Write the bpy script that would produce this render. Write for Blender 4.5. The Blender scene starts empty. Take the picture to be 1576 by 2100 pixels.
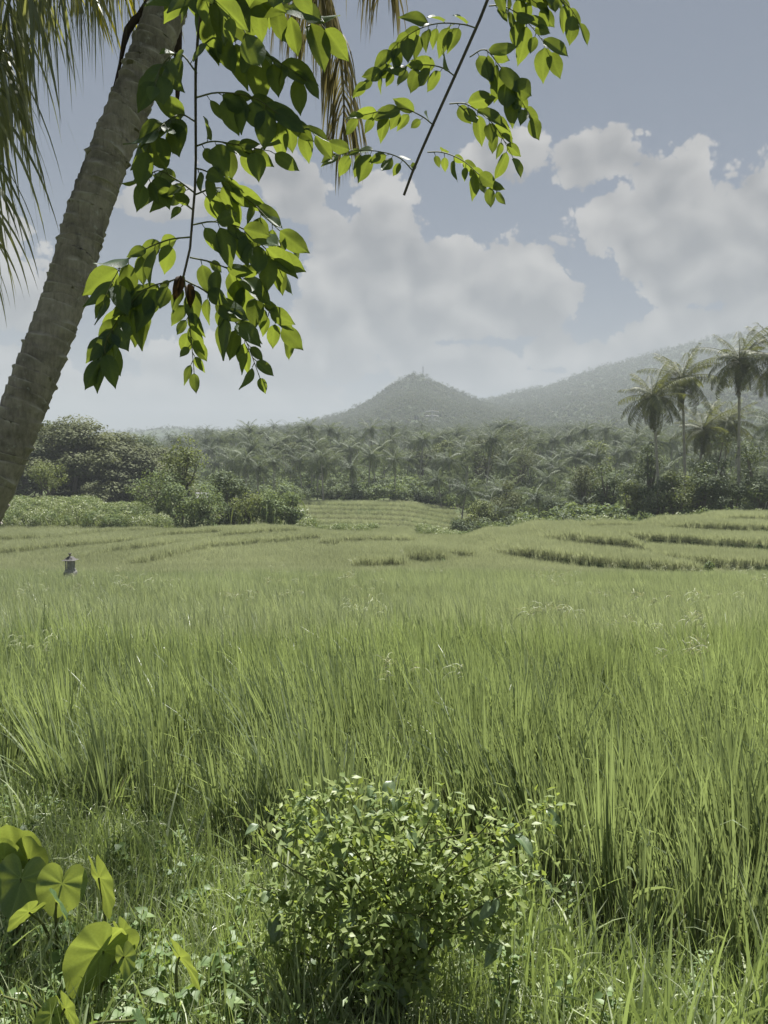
import bpy, math, random
import numpy as np
from mathutils import Vector, Matrix
R = math.radians
rng = np.random.default_rng(11); random.seed(11)
sc = bpy.context.scene
COL = sc.collection

# ------------------------------------------------------------------ camera
FPX, CX, CY, PITCH, CAMZ = 1517.0, 788.0, 1050.0, R(4.5), 2.0
cp, sp = math.cos(PITCH), math.sin(PITCH)
cd = bpy.data.cameras.new('camera'); cam = bpy.data.objects.new('camera', cd); COL.objects.link(cam)
cam.location = (0, 0, CAMZ); cam.rotation_euler = (math.pi/2-PITCH, 0, 0)
cd.sensor_fit = 'VERTICAL'; cd.sensor_height = 36; cd.lens = 36*FPX/2100; cd.clip_start = 0.05; cd.clip_end = 20000
sc.camera = cam

def ray(px, py):
    a = (px-CX)/FPX; b = -(py-CY)/FPX
    return np.array([a, cp+b*sp, -sp+b*cp])
def P(px, py, d):
    r = ray(px, py); return r*(d/r[1])+np.array([0, 0, CAMZ])

# ------------------------------------------------------------------ sun and sky
SUN_EL, SUN_AZ = R(62), R(20)        # azimuth clockwise from +Y
sund = Vector((math.sin(SUN_AZ)*math.cos(SUN_EL), math.cos(SUN_AZ)*math.cos(SUN_EL), math.sin(SUN_EL)))
sl = bpy.data.lights.new('sun', 'SUN'); sl.energy = 5.0; sl.angle = R(0.53); sl.color = (1, .97, .92)
so = bpy.data.objects.new('sun', sl); COL.objects.link(so)
so.rotation_euler = sund.to_track_quat('Z', 'Y').to_euler(); so.location = (0, 0, 200)
W = bpy.data.worlds.new('World'); sc.world = W; W.use_nodes = True
nt = W.node_tree; nt.nodes.clear(); N = nt.nodes; L = nt.links
def nd(t, **k):
    n = N.new(t)
    for a, b in k.items(): setattr(n, a, b)
    return n
def mth(op, *a, clamp=False):
    n = nd('ShaderNodeMath', operation=op, use_clamp=clamp)
    for i, x in enumerate(a):
        if isinstance(x, (int, float)): n.inputs[i].default_value = x
        else: L.new(x, n.inputs[i])
    return n.outputs[0]
def vm(op, a, b, out=0):
    n = nd('ShaderNodeVectorMath', operation=op)
    for i, x in enumerate((a, b)):
        if isinstance(x, (tuple, list)) or hasattr(x, 'to_tuple'): n.inputs[i].default_value = tuple(x)
        elif isinstance(x, (int, float)): n.inputs['Scale'].default_value = x
        elif x is not None: L.new(x, n.inputs[i])
    return n.outputs[out]
sky = nd('ShaderNodeTexSky', sky_type='NISHITA', sun_disc=False, sun_elevation=SUN_EL, sun_rotation=SUN_AZ,
         altitude=200, air_density=1.0, dust_density=1.2, ozone_density=1.5)
dirn = vm('NORMALIZE', nd('ShaderNodeTexCoord').outputs['Generated'], None)
sx = nd('ShaderNodeSeparateXYZ'); L.new(dirn, sx.inputs[0]); dz = sx.outputs[2]
# cumulus masses: direction, angular half sizes
CLOUDS = [(800,445,85,75),(745,520,120,95),(880,570,190,95),(1010,570,150,62),(1100,610,90,70),(690,620,100,80),(870,655,190,50),
          (1228,318,95,48),(1390,390,105,80),(1345,470,165,75),(1500,450,170,110),(1490,555,190,60),(1650,480,180,120),
          (1045,310,80,48),(610,395,70,50),(540,340,110,34),(660,450,60,30),(1000,665,150,34),(720,700,150,45),(900,740,180,40),(560,740,330,48),
          (1130,725,60,35),(1250,735,100,38),(1400,690,110,52),(1580,655,100,42),(330,800,420,45),(1000,790,260,30),(60,620,110,60),(30,760,150,60),
          (-250,500,260,140),(1950,620,200,60),(330,410,120,34)]
acc = None; acc2 = None
for (x, y, rx, ry) in CLOUDS:
    c = Vector(ray(x, y)).normalized(); r = Vector((c.y, -c.x, 0)).normalized(); u = r.cross(c)
    k = 1/Vector(ray(x, y)).length
    X = vm('DOT_PRODUCT', dirn, r*(FPX/rx/1.2), out=1); Z = vm('DOT_PRODUCT', dirn, u*(FPX/ry/1.25), out=1)
    F_ = mth('MULTIPLY', vm('DOT_PRODUCT', dirn, c, out=1), 1.0)
    q = mth('ADD', mth('MULTIPLY', X, X), mth('MULTIPLY', Z, Z))
    v = mth('SUBTRACT', 1.0, mth('ADD', q, mth('MULTIPLY', mth('LESS_THAN', F_, 0.0), 99.0)))
    acc = mth('MAXIMUM', v, -1.2) if acc is None else mth('SMOOTH_MAX', acc, v, 0.25)
    v2 = mth('SUBTRACT', v, mth('MULTIPLY_ADD', Z, 1.0, .25))     # the same mass seen from below: its shaded base
    acc2 = v2 if acc2 is None else mth('SMOOTH_MAX', acc2, v2, 0.25)
def noise(vec, scale, det, rough, dist=0.0):
    n = nd('ShaderNodeTexNoise'); L.new(vec, n.inputs['Vector']); n.inputs['Scale'].default_value = scale
    n.inputs['Detail'].default_value = det; n.inputs['Roughness'].default_value = rough; n.inputs['Distortion'].default_value = dist
    return n.outputs[0]
def billow(vec):
    a = noise(vec, 7.0, 7, .58, .0)
    n = nd('ShaderNodeTexVoronoi', feature='F1'); L.new(vec, n.inputs['Vector']); n.inputs['Scale'].default_value = 17
    n.inputs['Detail'].default_value = 3; n.inputs['Roughness'].default_value = .6; n.inputs['Lacunarity'].default_value = 2.3
    return mth('ADD', mth('MULTIPLY', mth('SUBTRACT', a, .5), 1.9), mth('MULTIPLY', mth('SUBTRACT', .40, n.outputs[0]), 1.35))
wn = nd('ShaderNodeTexNoise'); L.new(dirn, wn.inputs['Vector']); wn.inputs['Scale'].default_value = 14; wn.inputs['Detail'].default_value = 3
wsc = nd('ShaderNodeVectorMath', operation='SCALE'); L.new(vm('SUBTRACT', wn.outputs[1], (.5, .5, .5)), wsc.inputs[0]); wsc.inputs['Scale'].default_value = .035
warp = vm('ADD', dirn, wsc.outputs[0])
n0 = billow(warp)
def soft(vec):
    n = nd('ShaderNodeTexVoronoi', feature='F1'); L.new(vec, n.inputs['Vector']); n.inputs['Scale'].default_value = 15
    n.inputs['Detail'].default_value = 1; n.inputs['Roughness'].default_value = .5
    return mth('SUBTRACT', noise(vec, 9, 4, .5), n.outputs[0])
dl = mth('SUBTRACT', soft(warp), soft(vm('ADD', warp, (.010, 0.0, .022))))
base = noise(vm('MULTIPLY', dirn, (1, 1, 2.2)), 2.3, 3, .5)          # coverage beyond the named masses
cover = mth('SUBTRACT', mth('MULTIPLY', base, 3.2), 2.45)
blob = mth('SMOOTH_MAX', acc, cover, .3)
D = mth('ADD', mth('ADD', blob, .24), mth('MULTIPLY', n0, .56))
al = nd('ShaderNodeMapRange', interpolation_type='SMOOTHSTEP'); L.new(D, al.inputs[0])
al.inputs[1].default_value = .0; al.inputs[2].default_value = .16
lit = mth('ADD', mth('MULTIPLY', dl, .95), .82)
lit = mth('SUBTRACT', lit, mth('MULTIPLY', mth('MAXIMUM', mth('ADD', acc2, .1), 0.0, clamp=True), .6), clamp=True)
ccol = nd('ShaderNodeMix', data_type='RGBA'); L.new(lit, ccol.inputs[0])
ccol.inputs[6].default_value = (1.75, 1.77, 1.85, 1); ccol.inputs[7].default_value = (4.1, 3.98, 3.82, 1)
grey = nd('ShaderNodeMix', data_type='RGBA'); grey.inputs[0].default_value = .88
L.new(sky.outputs[0], grey.inputs[6]); grey.inputs[7].default_value = (.92, 1.12, 1.52, 1)
mixs = nd('ShaderNodeMix', data_type='RGBA')
up = nd('ShaderNodeMapRange'); L.new(dz, up.inputs[0]); up.inputs[1].default_value = 0.0; up.inputs[2].default_value = .08
up.inputs[3].default_value = .55; up.inputs[4].default_value = .97
L.new(mth('MULTIPLY', al.outputs[0], up.outputs[0]), mixs.inputs[0]); L.new(grey.outputs[2], mixs.inputs[6]); L.new(ccol.outputs[2], mixs.inputs[7])
bg = nd('ShaderNodeBackground'); bg.inputs[1].default_value = .05; L.new(mixs.outputs[2], bg.inputs[0])
wo = nd('ShaderNodeOutputWorld'); L.new(bg.outputs[0], wo.inputs[0])
W.cycles.sampling_method = 'MANUAL'; W.cycles.sample_map_resolution = 512
sc.view_settings.view_transform = 'Standard'; sc.view_settings.look = 'None'; sc.view_settings.exposure = 1.5; sc.view_settings.gamma = 1
sc.view_settings.use_curve_mapping = False
cy = sc.cycles
cy.max_bounces = 6; cy.diffuse_bounces = 4; cy.glossy_bounces = 2; cy.transmission_bounces = 4; cy.volume_bounces = 1; cy.transparent_max_bounces = 6
cy.use_denoising = True; cy.use_adaptive_sampling = False; cy.caustics_reflective = False; cy.caustics_refractive = False
cy.sample_clamp_indirect = 6

# ------------------------------------------------------------------ helpers
def tag(o, label=None, cat=None, group=None, kind=None):
    for k, v in (('label', label), ('category', cat), ('group', group), ('kind', kind)):
        if v: o[k] = v
    return o
def empty(name, loc, label=None, cat=None, group=None):
    o = bpy.data.objects.new(name, None); o.empty_display_size = .1; COL.objects.link(o); o.location = loc
    return tag(o, label, cat, group)
def obj(name, me, parent=None, loc=(0, 0, 0), link=True):
    o = bpy.data.objects.new(name, me)
    if link: COL.objects.link(o)
    o.location = loc
    if parent is not None: o.parent = parent
    return o
def neg(r): return tuple(-x for x in r.location)
class MB:
    def __init__(s): s.V = []; s.F = []; s.M = []; s.T = []; s.n = 0
    def add(s, V, Fc, mat=0, tint=.5):
        V = np.asarray(V, float).reshape(-1, 3); Fc = np.asarray(Fc, int)
        s.V.append(V); s.F.append(Fc+s.n); s.M.append(np.full(len(Fc), mat))
        s.T.append(np.broadcast_to(np.asarray(tint, float), (len(V),)) if np.ndim(tint) < 1 or len(np.atleast_1d(tint)) == len(V) else np.repeat(tint, len(V)//len(tint)))
        s.n += len(V); return s
    def mesh(s, name, mats, smooth=True):
        me = bpy.data.meshes.new(name)
        V = np.concatenate(s.V); me.vertices.add(len(V)); me.vertices.foreach_set('co', V.ravel())
        li = np.concatenate([f.ravel() for f in s.F]); tot = np.concatenate([np.full(len(f), f.shape[1]) for f in s.F])
        me.loops.add(len(li)); me.loops.foreach_set('vertex_index', li.astype(np.int32))
        me.polygons.add(len(tot)); me.polygons.foreach_set('loop_start', np.concatenate([[0], np.cumsum(tot)[:-1]]).astype(np.int32))
        me.polygons.foreach_set('material_index', np.concatenate(s.M).astype(np.int32))
        me.polygons.foreach_set('use_smooth', np.full(len(tot), smooth))
        a = me.attributes.new('tint', 'FLOAT', 'POINT'); a.data.foreach_set('value', np.concatenate(s.T))
        for m in (mats if isinstance(mats, (list, tuple)) else [mats]): me.materials.append(m)
        me.update(calc_edges=True); me.validate(); return me
def nrm(a): return a/np.maximum(np.linalg.norm(a, axis=-1, keepdims=True), 1e-9)
def runit(n): return nrm(rng.normal(size=(n, 3)))
Zv = np.array([0, 0, 1.0])
def strips(base, d0, Ln, Wd, g, segs=4, side=None, belly=.25, taper=1.0, tint=None, out=None, mat=0, roll=None):
    """ribbons that start along d0 and droop by g: grass blades, leaflets"""
    n = len(base); Ln = np.broadcast_to(Ln, (n,)); Wd = np.broadcast_to(Wd, (n,)); g = np.broadcast_to(g, (n,))
    d = nrm(np.array(d0, float)); p = np.array(base, float)
    if side is None:
        side = nrm(np.cross(d, runit(n)))
    else: side = nrm(side)
    pts = []
    for k in range(segs+1):
        t = k/segs
        w = Wd*(min(1, .45+t/belly*.55) if t < belly else max(0.0, 1-((t-belly)/(1-belly))**1.6*taper))*.5
        pts.append(p-side*w[:, None]); pts.append(p+side*w[:, None])
        d = nrm(d-Zv*(g/segs)[:, None]*(1+t)); s2 = side-d*(side*d).sum(1, keepdims=True); side = nrm(s2)
        p = p+d*(Ln/segs)[:, None]
    V = np.stack(pts, 1)
    q = np.array([[2*k, 2*k+1, 2*k+3, 2*k+2] for k in range(segs)])
    Fc = (np.arange(n)[:, None, None]*(2*segs+2)+q[None]).reshape(-1, 4)
    tt = rng.random(n) if tint is None else np.broadcast_to(tint, (n,))
    out.add(V.reshape(-1, 3), Fc, mat, np.repeat(tt, 2*segs+2))
def leaves(out, base, d, nr, Ln, Wd, fold=.15, bend=.15, segs=4, tint=None, mat=0, wide=.4, tip=1.3):
    """ovate leaves with a fold along the midrib"""
    n = len(base); Ln = np.broadcast_to(Ln, (n,)); Wd = np.broadcast_to(Wd, (n,))
    d = nrm(np.array(d, float)); nr = nr-d*(nr*d).sum(1, keepdims=True); nr = nrm(nr); s = np.cross(d, nr)
    rows = []
    for k in range(segs+1):
        t = k/segs
        w = math.sin(math.pi*min(1, t**(.75 if wide < .45 else 1)))**.8*(1-.55*t**tip) if 0 < t < 1 else .02
        w = w*.62
        c = base+d*(Ln*t)[:, None]-nr*(bend*Ln*t*t)[:, None]
        for sg in (-1, 0, 1):
            rows.append(c+s*(sg*w*Wd)[:, None]+nr*(abs(sg)*fold*w*Wd)[:, None])
    V = np.stack(rows, 1)
    q = []
    for k in range(segs):
        for j in (0, 1): q.append([3*k+j, 3*k+j+1, 3*k+j+4, 3*k+j+3])
    m = 3*(segs+1)
    Fc = (np.arange(n)[:, None, None]*m+np.array(q)[None]).reshape(-1, 4)
    tt = rng.random(n) if tint is None else np.broadcast_to(tint, (n,))
    out.add(V.reshape(-1, 3), Fc, mat, np.repeat(tt, m))
def quads(out, c, nr, size, asp=.6, tint=None, mat=0):
    n = len(c); nr = nrm(nr); a = nrm(np.cross(nr, runit(n))); b = np.cross(nr, a)
    size = np.broadcast_to(size, (n,))[:, None]*.5
    V = np.stack([c-a*size, c+b*size*asp-nr*size*.15, c+a*size, c-b*size*asp-nr*size*.15], 1)
    Fc = np.arange(n*4).reshape(n, 4); tt = rng.random(n) if tint is None else tint
    out.add(V.reshape(-1, 3), Fc, mat, np.repeat(np.broadcast_to(tt, (n,)), 4))
def tube(out, pts, rad, seg=6, mat=0, tint=.5, cap=False):
    pts = np.asarray(pts, float); k = len(pts); rad = np.broadcast_to(rad, (k,))
    t = np.gradient(pts, axis=0); t = nrm(t)
    ref = np.array([0, 0, 1.0]) if abs(t[0][2]) < .9 else np.array([1.0, 0, 0])
    a = nrm(np.cross(t[0], ref)); rows = []
    for i in range(k):
        a = nrm(a-t[i]*np.dot(a, t[i])); b = np.cross(t[i], a)
        th = np.arange(seg)/seg*2*math.pi
        rows.append(pts[i]+rad[i]*(np.cos(th)[:, None]*a+np.sin(th)[:, None]*b))
    V = np.concatenate(rows); Fc = []
    for i in range(k-1):
        for j in range(seg): Fc.append([i*seg+j, i*seg+(j+1) % seg, (i+1)*seg+(j+1) % seg, (i+1)*seg+j])
    out.add(V, Fc, mat, tint)
    if cap:
        out.add(np.concatenate([V[-seg:], pts[-1:]]), [[j, (j+1) % seg, seg] for j in range(seg)], mat, tint)
def spline(pts, n):
    pts = np.asarray(pts, float); t = np.concatenate([[0], np.cumsum(np.linalg.norm(np.diff(pts, axis=0), axis=1))]); t /= t[-1]
    P_ = np.concatenate([[2*pts[0]-pts[1]], pts, [2*pts[-1]-pts[-2]]]); out = []
    for u in np.linspace(0, 1, n):
        i = min(max(np.searchsorted(t, u, 'right')-1, 0), len(pts)-2); f = (u-t[i])/max(t[i+1]-t[i], 1e-9)
        a, b, c, d = P_[i:i+4]
        out.append(.5*((2*b)+(c-a)*f+(2*a-5*b+4*c-d)*f*f+(3*b-a-3*c+d)*f**3))
    return np.array(out)
def box(out, c, s, mat=0, tint=.5, tap=1.0):
    c = np.asarray(c, float); x, y, z = np.asarray(s, float)/2
    V = [(-x, -y, -z), (x, -y, -z), (x, y, -z), (-x, y, -z), (-x*tap, -y*tap, z), (x*tap, -y*tap, z), (x*tap, y*tap, z), (-x*tap, y*tap, z)]
    out.add(np.array(V)+c, [[3, 2, 1, 0], [4, 5, 6, 7], [0, 1, 5, 4], [1, 2, 6, 5], [2, 3, 7, 6], [3, 0, 4, 7]], mat, tint)

# ------------------------------------------------------------------ materials
def newmat(name):
    m = bpy.data.materials.new(name); m.use_nodes = True; m.node_tree.nodes.clear(); return m, m.node_tree.nodes, m.node_tree.links
def leaf_mat(name, lo, hi, tr, fac=.4, rough=.5, spec=.35, objvar=.0, scale=None, patch=0):
    """lo..hi follow the plant's own per-leaf colour, tr is what shines through"""
    m, n, l = newmat(name)
    at = n.new('ShaderNodeAttribute'); at.attribute_name = 'tint'
    mx = n.new('ShaderNodeMix'); mx.data_type = 'RGBA'; mx.inputs[6].default_value = (*lo, 1); mx.inputs[7].default_value = (*hi, 1)
    oi = n.new('ShaderNodeObjectInfo')
    ad = n.new('ShaderNodeMath'); ad.operation = 'MULTIPLY_ADD'; l.new(oi.outputs['Random'], ad.inputs[0]); ad.inputs[1].default_value = objvar
    sb = n.new('ShaderNodeMath'); sb.operation = 'SUBTRACT'; l.new(at.outputs['Fac'], sb.inputs[0]); sb.inputs[1].default_value = objvar*.5
    l.new(sb.outputs[0], ad.inputs[2]); ad.use_clamp = True
    fac_out = ad.outputs[0]
    if patch:      # stands of the field differ a little in colour from place to place
        pn = n.new('ShaderNodeTexNoise'); l.new(oi.outputs['Location'], pn.inputs['Vector']); pn.inputs['Scale'].default_value = patch; pn.inputs['Detail'].default_value = 3
        p1 = n.new('ShaderNodeMath'); p1.operation = 'MULTIPLY_ADD'; l.new(pn.outputs[0], p1.inputs[0]); p1.inputs[1].default_value = 1.6; l.new(fac_out, p1.inputs[2])
        p2 = n.new('ShaderNodeMath'); p2.operation = 'SUBTRACT'; l.new(p1.outputs[0], p2.inputs[0]); p2.inputs[1].default_value = .8; p2.use_clamp = True; fac_out = p2.outputs[0]
    if scale:
        tc = n.new('ShaderNodeTexCoord'); nz = n.new('ShaderNodeTexNoise'); l.new(tc.outputs['Object'], nz.inputs['Vector'])
        nz.inputs['Scale'].default_value = scale; nz.inputs['Detail'].default_value = 4
        a2 = n.new('ShaderNodeMath'); a2.operation = 'MULTIPLY_ADD'; l.new(nz.outputs[0], a2.inputs[0]); a2.inputs[1].default_value = .8; l.new(fac_out, a2.inputs[2])
        a3 = n.new('ShaderNodeMath'); a3.operation = 'SUBTRACT'; l.new(a2.outputs[0], a3.inputs[0]); a3.inputs[1].default_value = .4; a3.use_clamp = True
        fac_out = a3.outputs[0]
    l.new(fac_out, mx.inputs[0])
    pb = n.new('ShaderNodeBsdfPrincipled'); l.new(mx.outputs[2], pb.inputs['Base Color']); pb.inputs['Roughness'].default_value = rough
    pb.inputs['Specular IOR Level'].default_value = spec
    if scale:
        bp = n.new('ShaderNodeBump'); bp.inputs['Strength'].default_value = .35; bp.inputs['Distance'].default_value = .002
        l.new(nz.outputs[0], bp.inputs['Height']); l.new(bp.outputs[0], pb.inputs['Normal'])
    tl = n.new('ShaderNodeBsdfTranslucent')
    m2 = n.new('ShaderNodeMix'); m2.data_type = 'RGBA'; m2.inputs[6].default_value = (*[x*.8 for x in tr], 1); m2.inputs[7].default_value = (*[min(1, x*1.2) for x in tr], 1)
    l.new(fac_out, m2.inputs[0]); l.new(m2.outputs[2], tl.inputs[0])
    ms = n.new('ShaderNodeMixShader'); ms.inputs[0].default_value = fac; l.new(pb.outputs[0], ms.inputs[1]); l.new(tl.outputs[0], ms.inputs[2])
    o = n.new('ShaderNodeOutputMaterial'); l.new(ms.outputs[0], o.inputs[0]); return m
def noise_mat(name, c0, c1, scale=4, rough=.9, bump=.0, stretch=(1, 1, 1), detail=6, c2=None, s2=.5):
    m, n, l = newmat(name)
    tc = n.new('ShaderNodeTexCoord'); mp = n.new('ShaderNodeMapping'); mp.inputs['Scale'].default_value = stretch; l.new(tc.outputs['Object'], mp.inputs[0])
    nz = n.new('ShaderNodeTexNoise'); nz.inputs['Scale'].default_value = scale; nz.inputs['Detail'].default_value = detail; nz.inputs['Roughness'].default_value = .6
    l.new(mp.outputs[0], nz.inputs['Vector'])
    cr = n.new('ShaderNodeValToRGB'); cr.color_ramp.elements[0].position = .3; cr.color_ramp.elements[1].position = .7
    cr.color_ramp.elements[0].color = (*c0, 1); cr.color_ramp.elements[1].color = (*c1, 1); l.new(nz.outputs[0], cr.inputs[0])
    col = cr.outputs[0]
    if c2:
        n2 = n.new('ShaderNodeTexNoise'); n2.inputs['Scale'].default_value = s2; n2.inputs['Detail'].default_value = 4; l.new(tc.outputs['Object'], n2.inputs['Vector'])
        r2 = n.new('ShaderNodeMapRange'); r2.inputs[1].default_value = .42; r2.inputs[2].default_value = .62; l.new(n2.outputs[0], r2.inputs[0])
        mx = n.new('ShaderNodeMix'); mx.data_type = 'RGBA'; l.new(r2.outputs[0], mx.inputs[0]); l.new(col, mx.inputs[6]); mx.inputs[7].default_value = (*c2, 1); col = mx.outputs[2]
    pb = n.new('ShaderNodeBsdfPrincipled'); pb.inputs['Roughness'].default_value = rough; pb.inputs['Specular IOR Level'].default_value = .2; l.new(col, pb.inputs['Base Color'])
    if bump:
        bp = n.new('ShaderNodeBump'); bp.inputs['Strength'].default_value = 1; bp.inputs['Distance'].default_value = bump; l.new(nz.outputs[0], bp.inputs['Height']); l.new(bp.outputs[0], pb.inputs['Normal'])
    o = n.new('ShaderNodeOutputMaterial'); l.new(pb.outputs[0], o.inputs[0]); return m
M = dict(
    ground=noise_mat('ground_soil', (.045, .04, .022), (.07, .085, .028), 3, .95, .02, c2=(.05, .075, .022), s2=.15),
    hill=noise_mat('hill_cover', (.03, .045, .02), (.055, .075, .035), .08, .95, 0),
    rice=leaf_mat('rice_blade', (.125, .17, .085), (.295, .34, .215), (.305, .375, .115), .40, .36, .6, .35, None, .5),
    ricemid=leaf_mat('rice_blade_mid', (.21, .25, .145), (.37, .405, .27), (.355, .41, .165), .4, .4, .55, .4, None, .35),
    ricefar=leaf_mat('rice_blade_far', (.275, .30, .18), (.42, .435, .305), (.395, .43, .205), .34, .5, .4, .4, None, .12),  # paler, less saturated blades for the distant field
    grass=leaf_mat('bank_grass', (.17, .225, .10), (.40, .44, .28), (.33, .42, .10), .34, .38, .5, .4),
    straw=leaf_mat('dry_straw', (.24, .21, .12), (.4, .36, .24), (.28, .24, .13), .2, .6, .3),
    panicle=leaf_mat('panicle', (.25, .29, .16), (.36, .38, .25), (.3, .3, .14), .3, .6, .3),
    weed=leaf_mat('weed_leaf', (.08, .14, .05), (.18, .245, .10), (.26, .36, .05), .36, .5, .4, .3),
    hang=leaf_mat('hanging_leaf', (.036, .068, .044), (.06, .10, .05), (.20, .25, .028), .46, .5, .2, .6, scale=24),
    brown=leaf_mat('dead_leaf', (.03, .022, .015), (.06, .04, .025), (.05, .03, .01), .15, .8, .2),
    taro=leaf_mat('taro_leaf', (.07, .13, .06), (.16, .23, .11), (.31, .37, .055), .46, .45, .35, .3, scale=22),
    shrub=leaf_mat('shrub_leaf', (.085, .14, .07), (.19, .25, .13), (.25, .32, .07), .36, .36, .6, .5, scale=40),
    shrubsmall=leaf_mat('shrub_leaflet', (.14, .2, .065), (.26, .31, .11), (.29, .36, .06), .42, .45, .35),
    palm=leaf_mat('palm_leaflet', (.06, .078, .035), (.14, .155, .065), (.18, .195, .04), .3, .6, .3, .5),
    palmnear=leaf_mat('near_palm_leaflet', (.06, .08, .04), (.19, .20, .10), (.28, .29, .07), .36, .45, .5, .0),
    palmyellow=leaf_mat('yellowing_palm_leaflet', (.14, .14, .03), (.26, .22, .05), (.42, .38, .03), .45, .45, .4, .4),
    palmfar=leaf_mat('grove_palm_leaflet', (.045, .07, .036), (.13, .16, .09), (.15, .18, .07), .28, .6, .25, .6),
    palmdry=leaf_mat('dry_palm_leaflet', (.13, .11, .06), (.23, .19, .09), (.22, .19, .07), .3, .6, .3),
    tree=leaf_mat('tree_leaf', (.055, .085, .042), (.115, .145, .07), (.14, .17, .045), .25, .65, .18, .5),
    treelight=leaf_mat('pale_tree_leaf', (.09, .115, .04), (.17, .2, .075), (.2, .235, .05), .3, .65, .18, .4),
    rain=leaf_mat('rain_tree_leaf', (.07, .085, .036), (.125, .14, .062), (.14, .155, .05), .25, .7, .15, .3),
    vine=leaf_mat('vine_leaf', (.08, .125, .05), (.18, .225, .10), (.2, .25, .06), .3, .65, .18, .3),
    scrub=leaf_mat('scrub_leaf', (.15, .19, .08), (.29, .32, .17), (.26, .31, .09), .3, .5, .4, .4),
    bark=noise_mat('bark', (.07, .06, .045), (.16, .14, .115), 6, .95, .02, (1, 1, .2)),
    palmbark=noise_mat('palm_bark_far', (.24, .22, .19), (.38, .36, .31), 2, .95, .01),
    twig=noise_mat('twig', (.05, .045, .035), (.10, .085, .06), 30, .8, .001),
    greentwig=noise_mat('green_twig', (.07, .085, .03), (.12, .13, .045), 30, .7, .001),
    stone=noise_mat('shrine_stone', (.16, .16, .158), (.36, .355, .35), 9, .95, .01),
    thatch=noise_mat('shrine_roof_stone', (.06, .058, .055), (.14, .135, .13), 12, .95, .01),
    steel=noise_mat('mast_steel', (.3, .31, .33), (.42, .43, .44), 2, .6),
    wall=noise_mat('hut_wall', (.22, .2, .18), (.34, .32, .29), 2, .9),
    roof=noise_mat('hut_roof', (.24, .24, .24), (.36, .36, .35), 3, .6),
)
# coconut trunk bark: grey, streaked, with darker leaf scars carried by the ring geometry's tint
def trunk_mat():
    m, n, l = newmat('coconut_bark')
    tc = n.new('ShaderNodeTexCoord')
    def nz(sc_, st, det=6):
        mp = n.new('ShaderNodeMapping'); mp.inputs['Scale'].default_value = st; l.new(tc.outputs['Object'], mp.inputs[0])
        t = n.new('ShaderNodeTexNoise'); t.inputs['Scale'].default_value = sc_; t.inputs['Detail'].default_value = det; t.inputs['Roughness'].default_value = .65; l.new(mp.outputs[0], t.inputs['Vector']); return t.outputs[0]
    fine = nz(45, (1, 1, .22)); patch = nz(5, (1, 1, 1.5), 5); fib = nz(110, (1, 1, .12), 3)
    cr = n.new('ShaderNodeValToRGB'); cr.color_ramp.elements[0].position = .32; cr.color_ramp.elements[1].position = .70
    cr.color_ramp.elements[0].color = (.10, .086, .068, 1); cr.color_ramp.elements[1].color = (.36, .325, .27, 1)
    a = n.new('ShaderNodeMath'); a.operation = 'MULTIPLY_ADD'; l.new(patch, a.inputs[0]); a.inputs[1].default_value = .65
    b = n.new('ShaderNodeMath'); b.operation = 'MULTIPLY'; l.new(fine, b.inputs[0]); b.inputs[1].default_value = .45; l.new(b.outputs[0], a.inputs[2]); l.new(a.outputs[0], cr.inputs[0])
    at = n.new('ShaderNodeAttribute'); at.attribute_name = 'tint'
    st = nz(9, (1, 1, .5), 7); sr = n.new('ShaderNodeMapRange'); l.new(st, sr.inputs[0]); sr.inputs[1].default_value = .50; sr.inputs[2].default_value = .66; sr.inputs[4].default_value = .55
    stain = n.new('ShaderNodeMix'); stain.data_type = 'RGBA'; l.new(sr.outputs[0], stain.inputs[0]); l.new(cr.outputs[0], stain.inputs[6]); stain.inputs[7].default_value = (.075, .07, .055, 1)
    lc = nz(16, (1, 1, 1), 6); lr = n.new('ShaderNodeMapRange'); l.new(lc, lr.inputs[0]); lr.inputs[1].default_value = .60; lr.inputs[2].default_value = .68; lr.inputs[4].default_value = .7
    lich = n.new('ShaderNodeMix'); lich.data_type = 'RGBA'; l.new(lr.outputs[0], lich.inputs[0]); l.new(stain.outputs[2], lich.inputs[6]); lich.inputs[7].default_value = (.40, .40, .36, 1)
    mx = n.new('ShaderNodeMix'); mx.data_type = 'RGBA'; l.new(at.outputs['Fac'], mx.inputs[0]); l.new(lich.outputs[2], mx.inputs[6]); mx.inputs[7].default_value = (.44, .41, .36, 1)
    pb = n.new('ShaderNodeBsdfPrincipled'); pb.inputs['Roughness'].default_value = .9; pb.inputs['Specular IOR Level'].default_value = .2; l.new(mx.outputs[2], pb.inputs['Base Color'])
    hh = n.new('ShaderNodeMath'); hh.operation = 'ADD'; l.new(fine, hh.inputs[0]); l.new(fib, hh.inputs[1])
    bp = n.new('ShaderNodeBump'); bp.inputs['Strength'].default_value = 1; bp.inputs['Distance'].default_value = .012; l.new(hh.outputs[0], bp.inputs['Height']); l.new(bp.outputs[0], pb.inputs['Normal'])
    o = n.new('ShaderNodeOutputMaterial'); l.new(pb.outputs[0], o.inputs[0]); return m
M['coco'] = trunk_mat()

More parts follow.
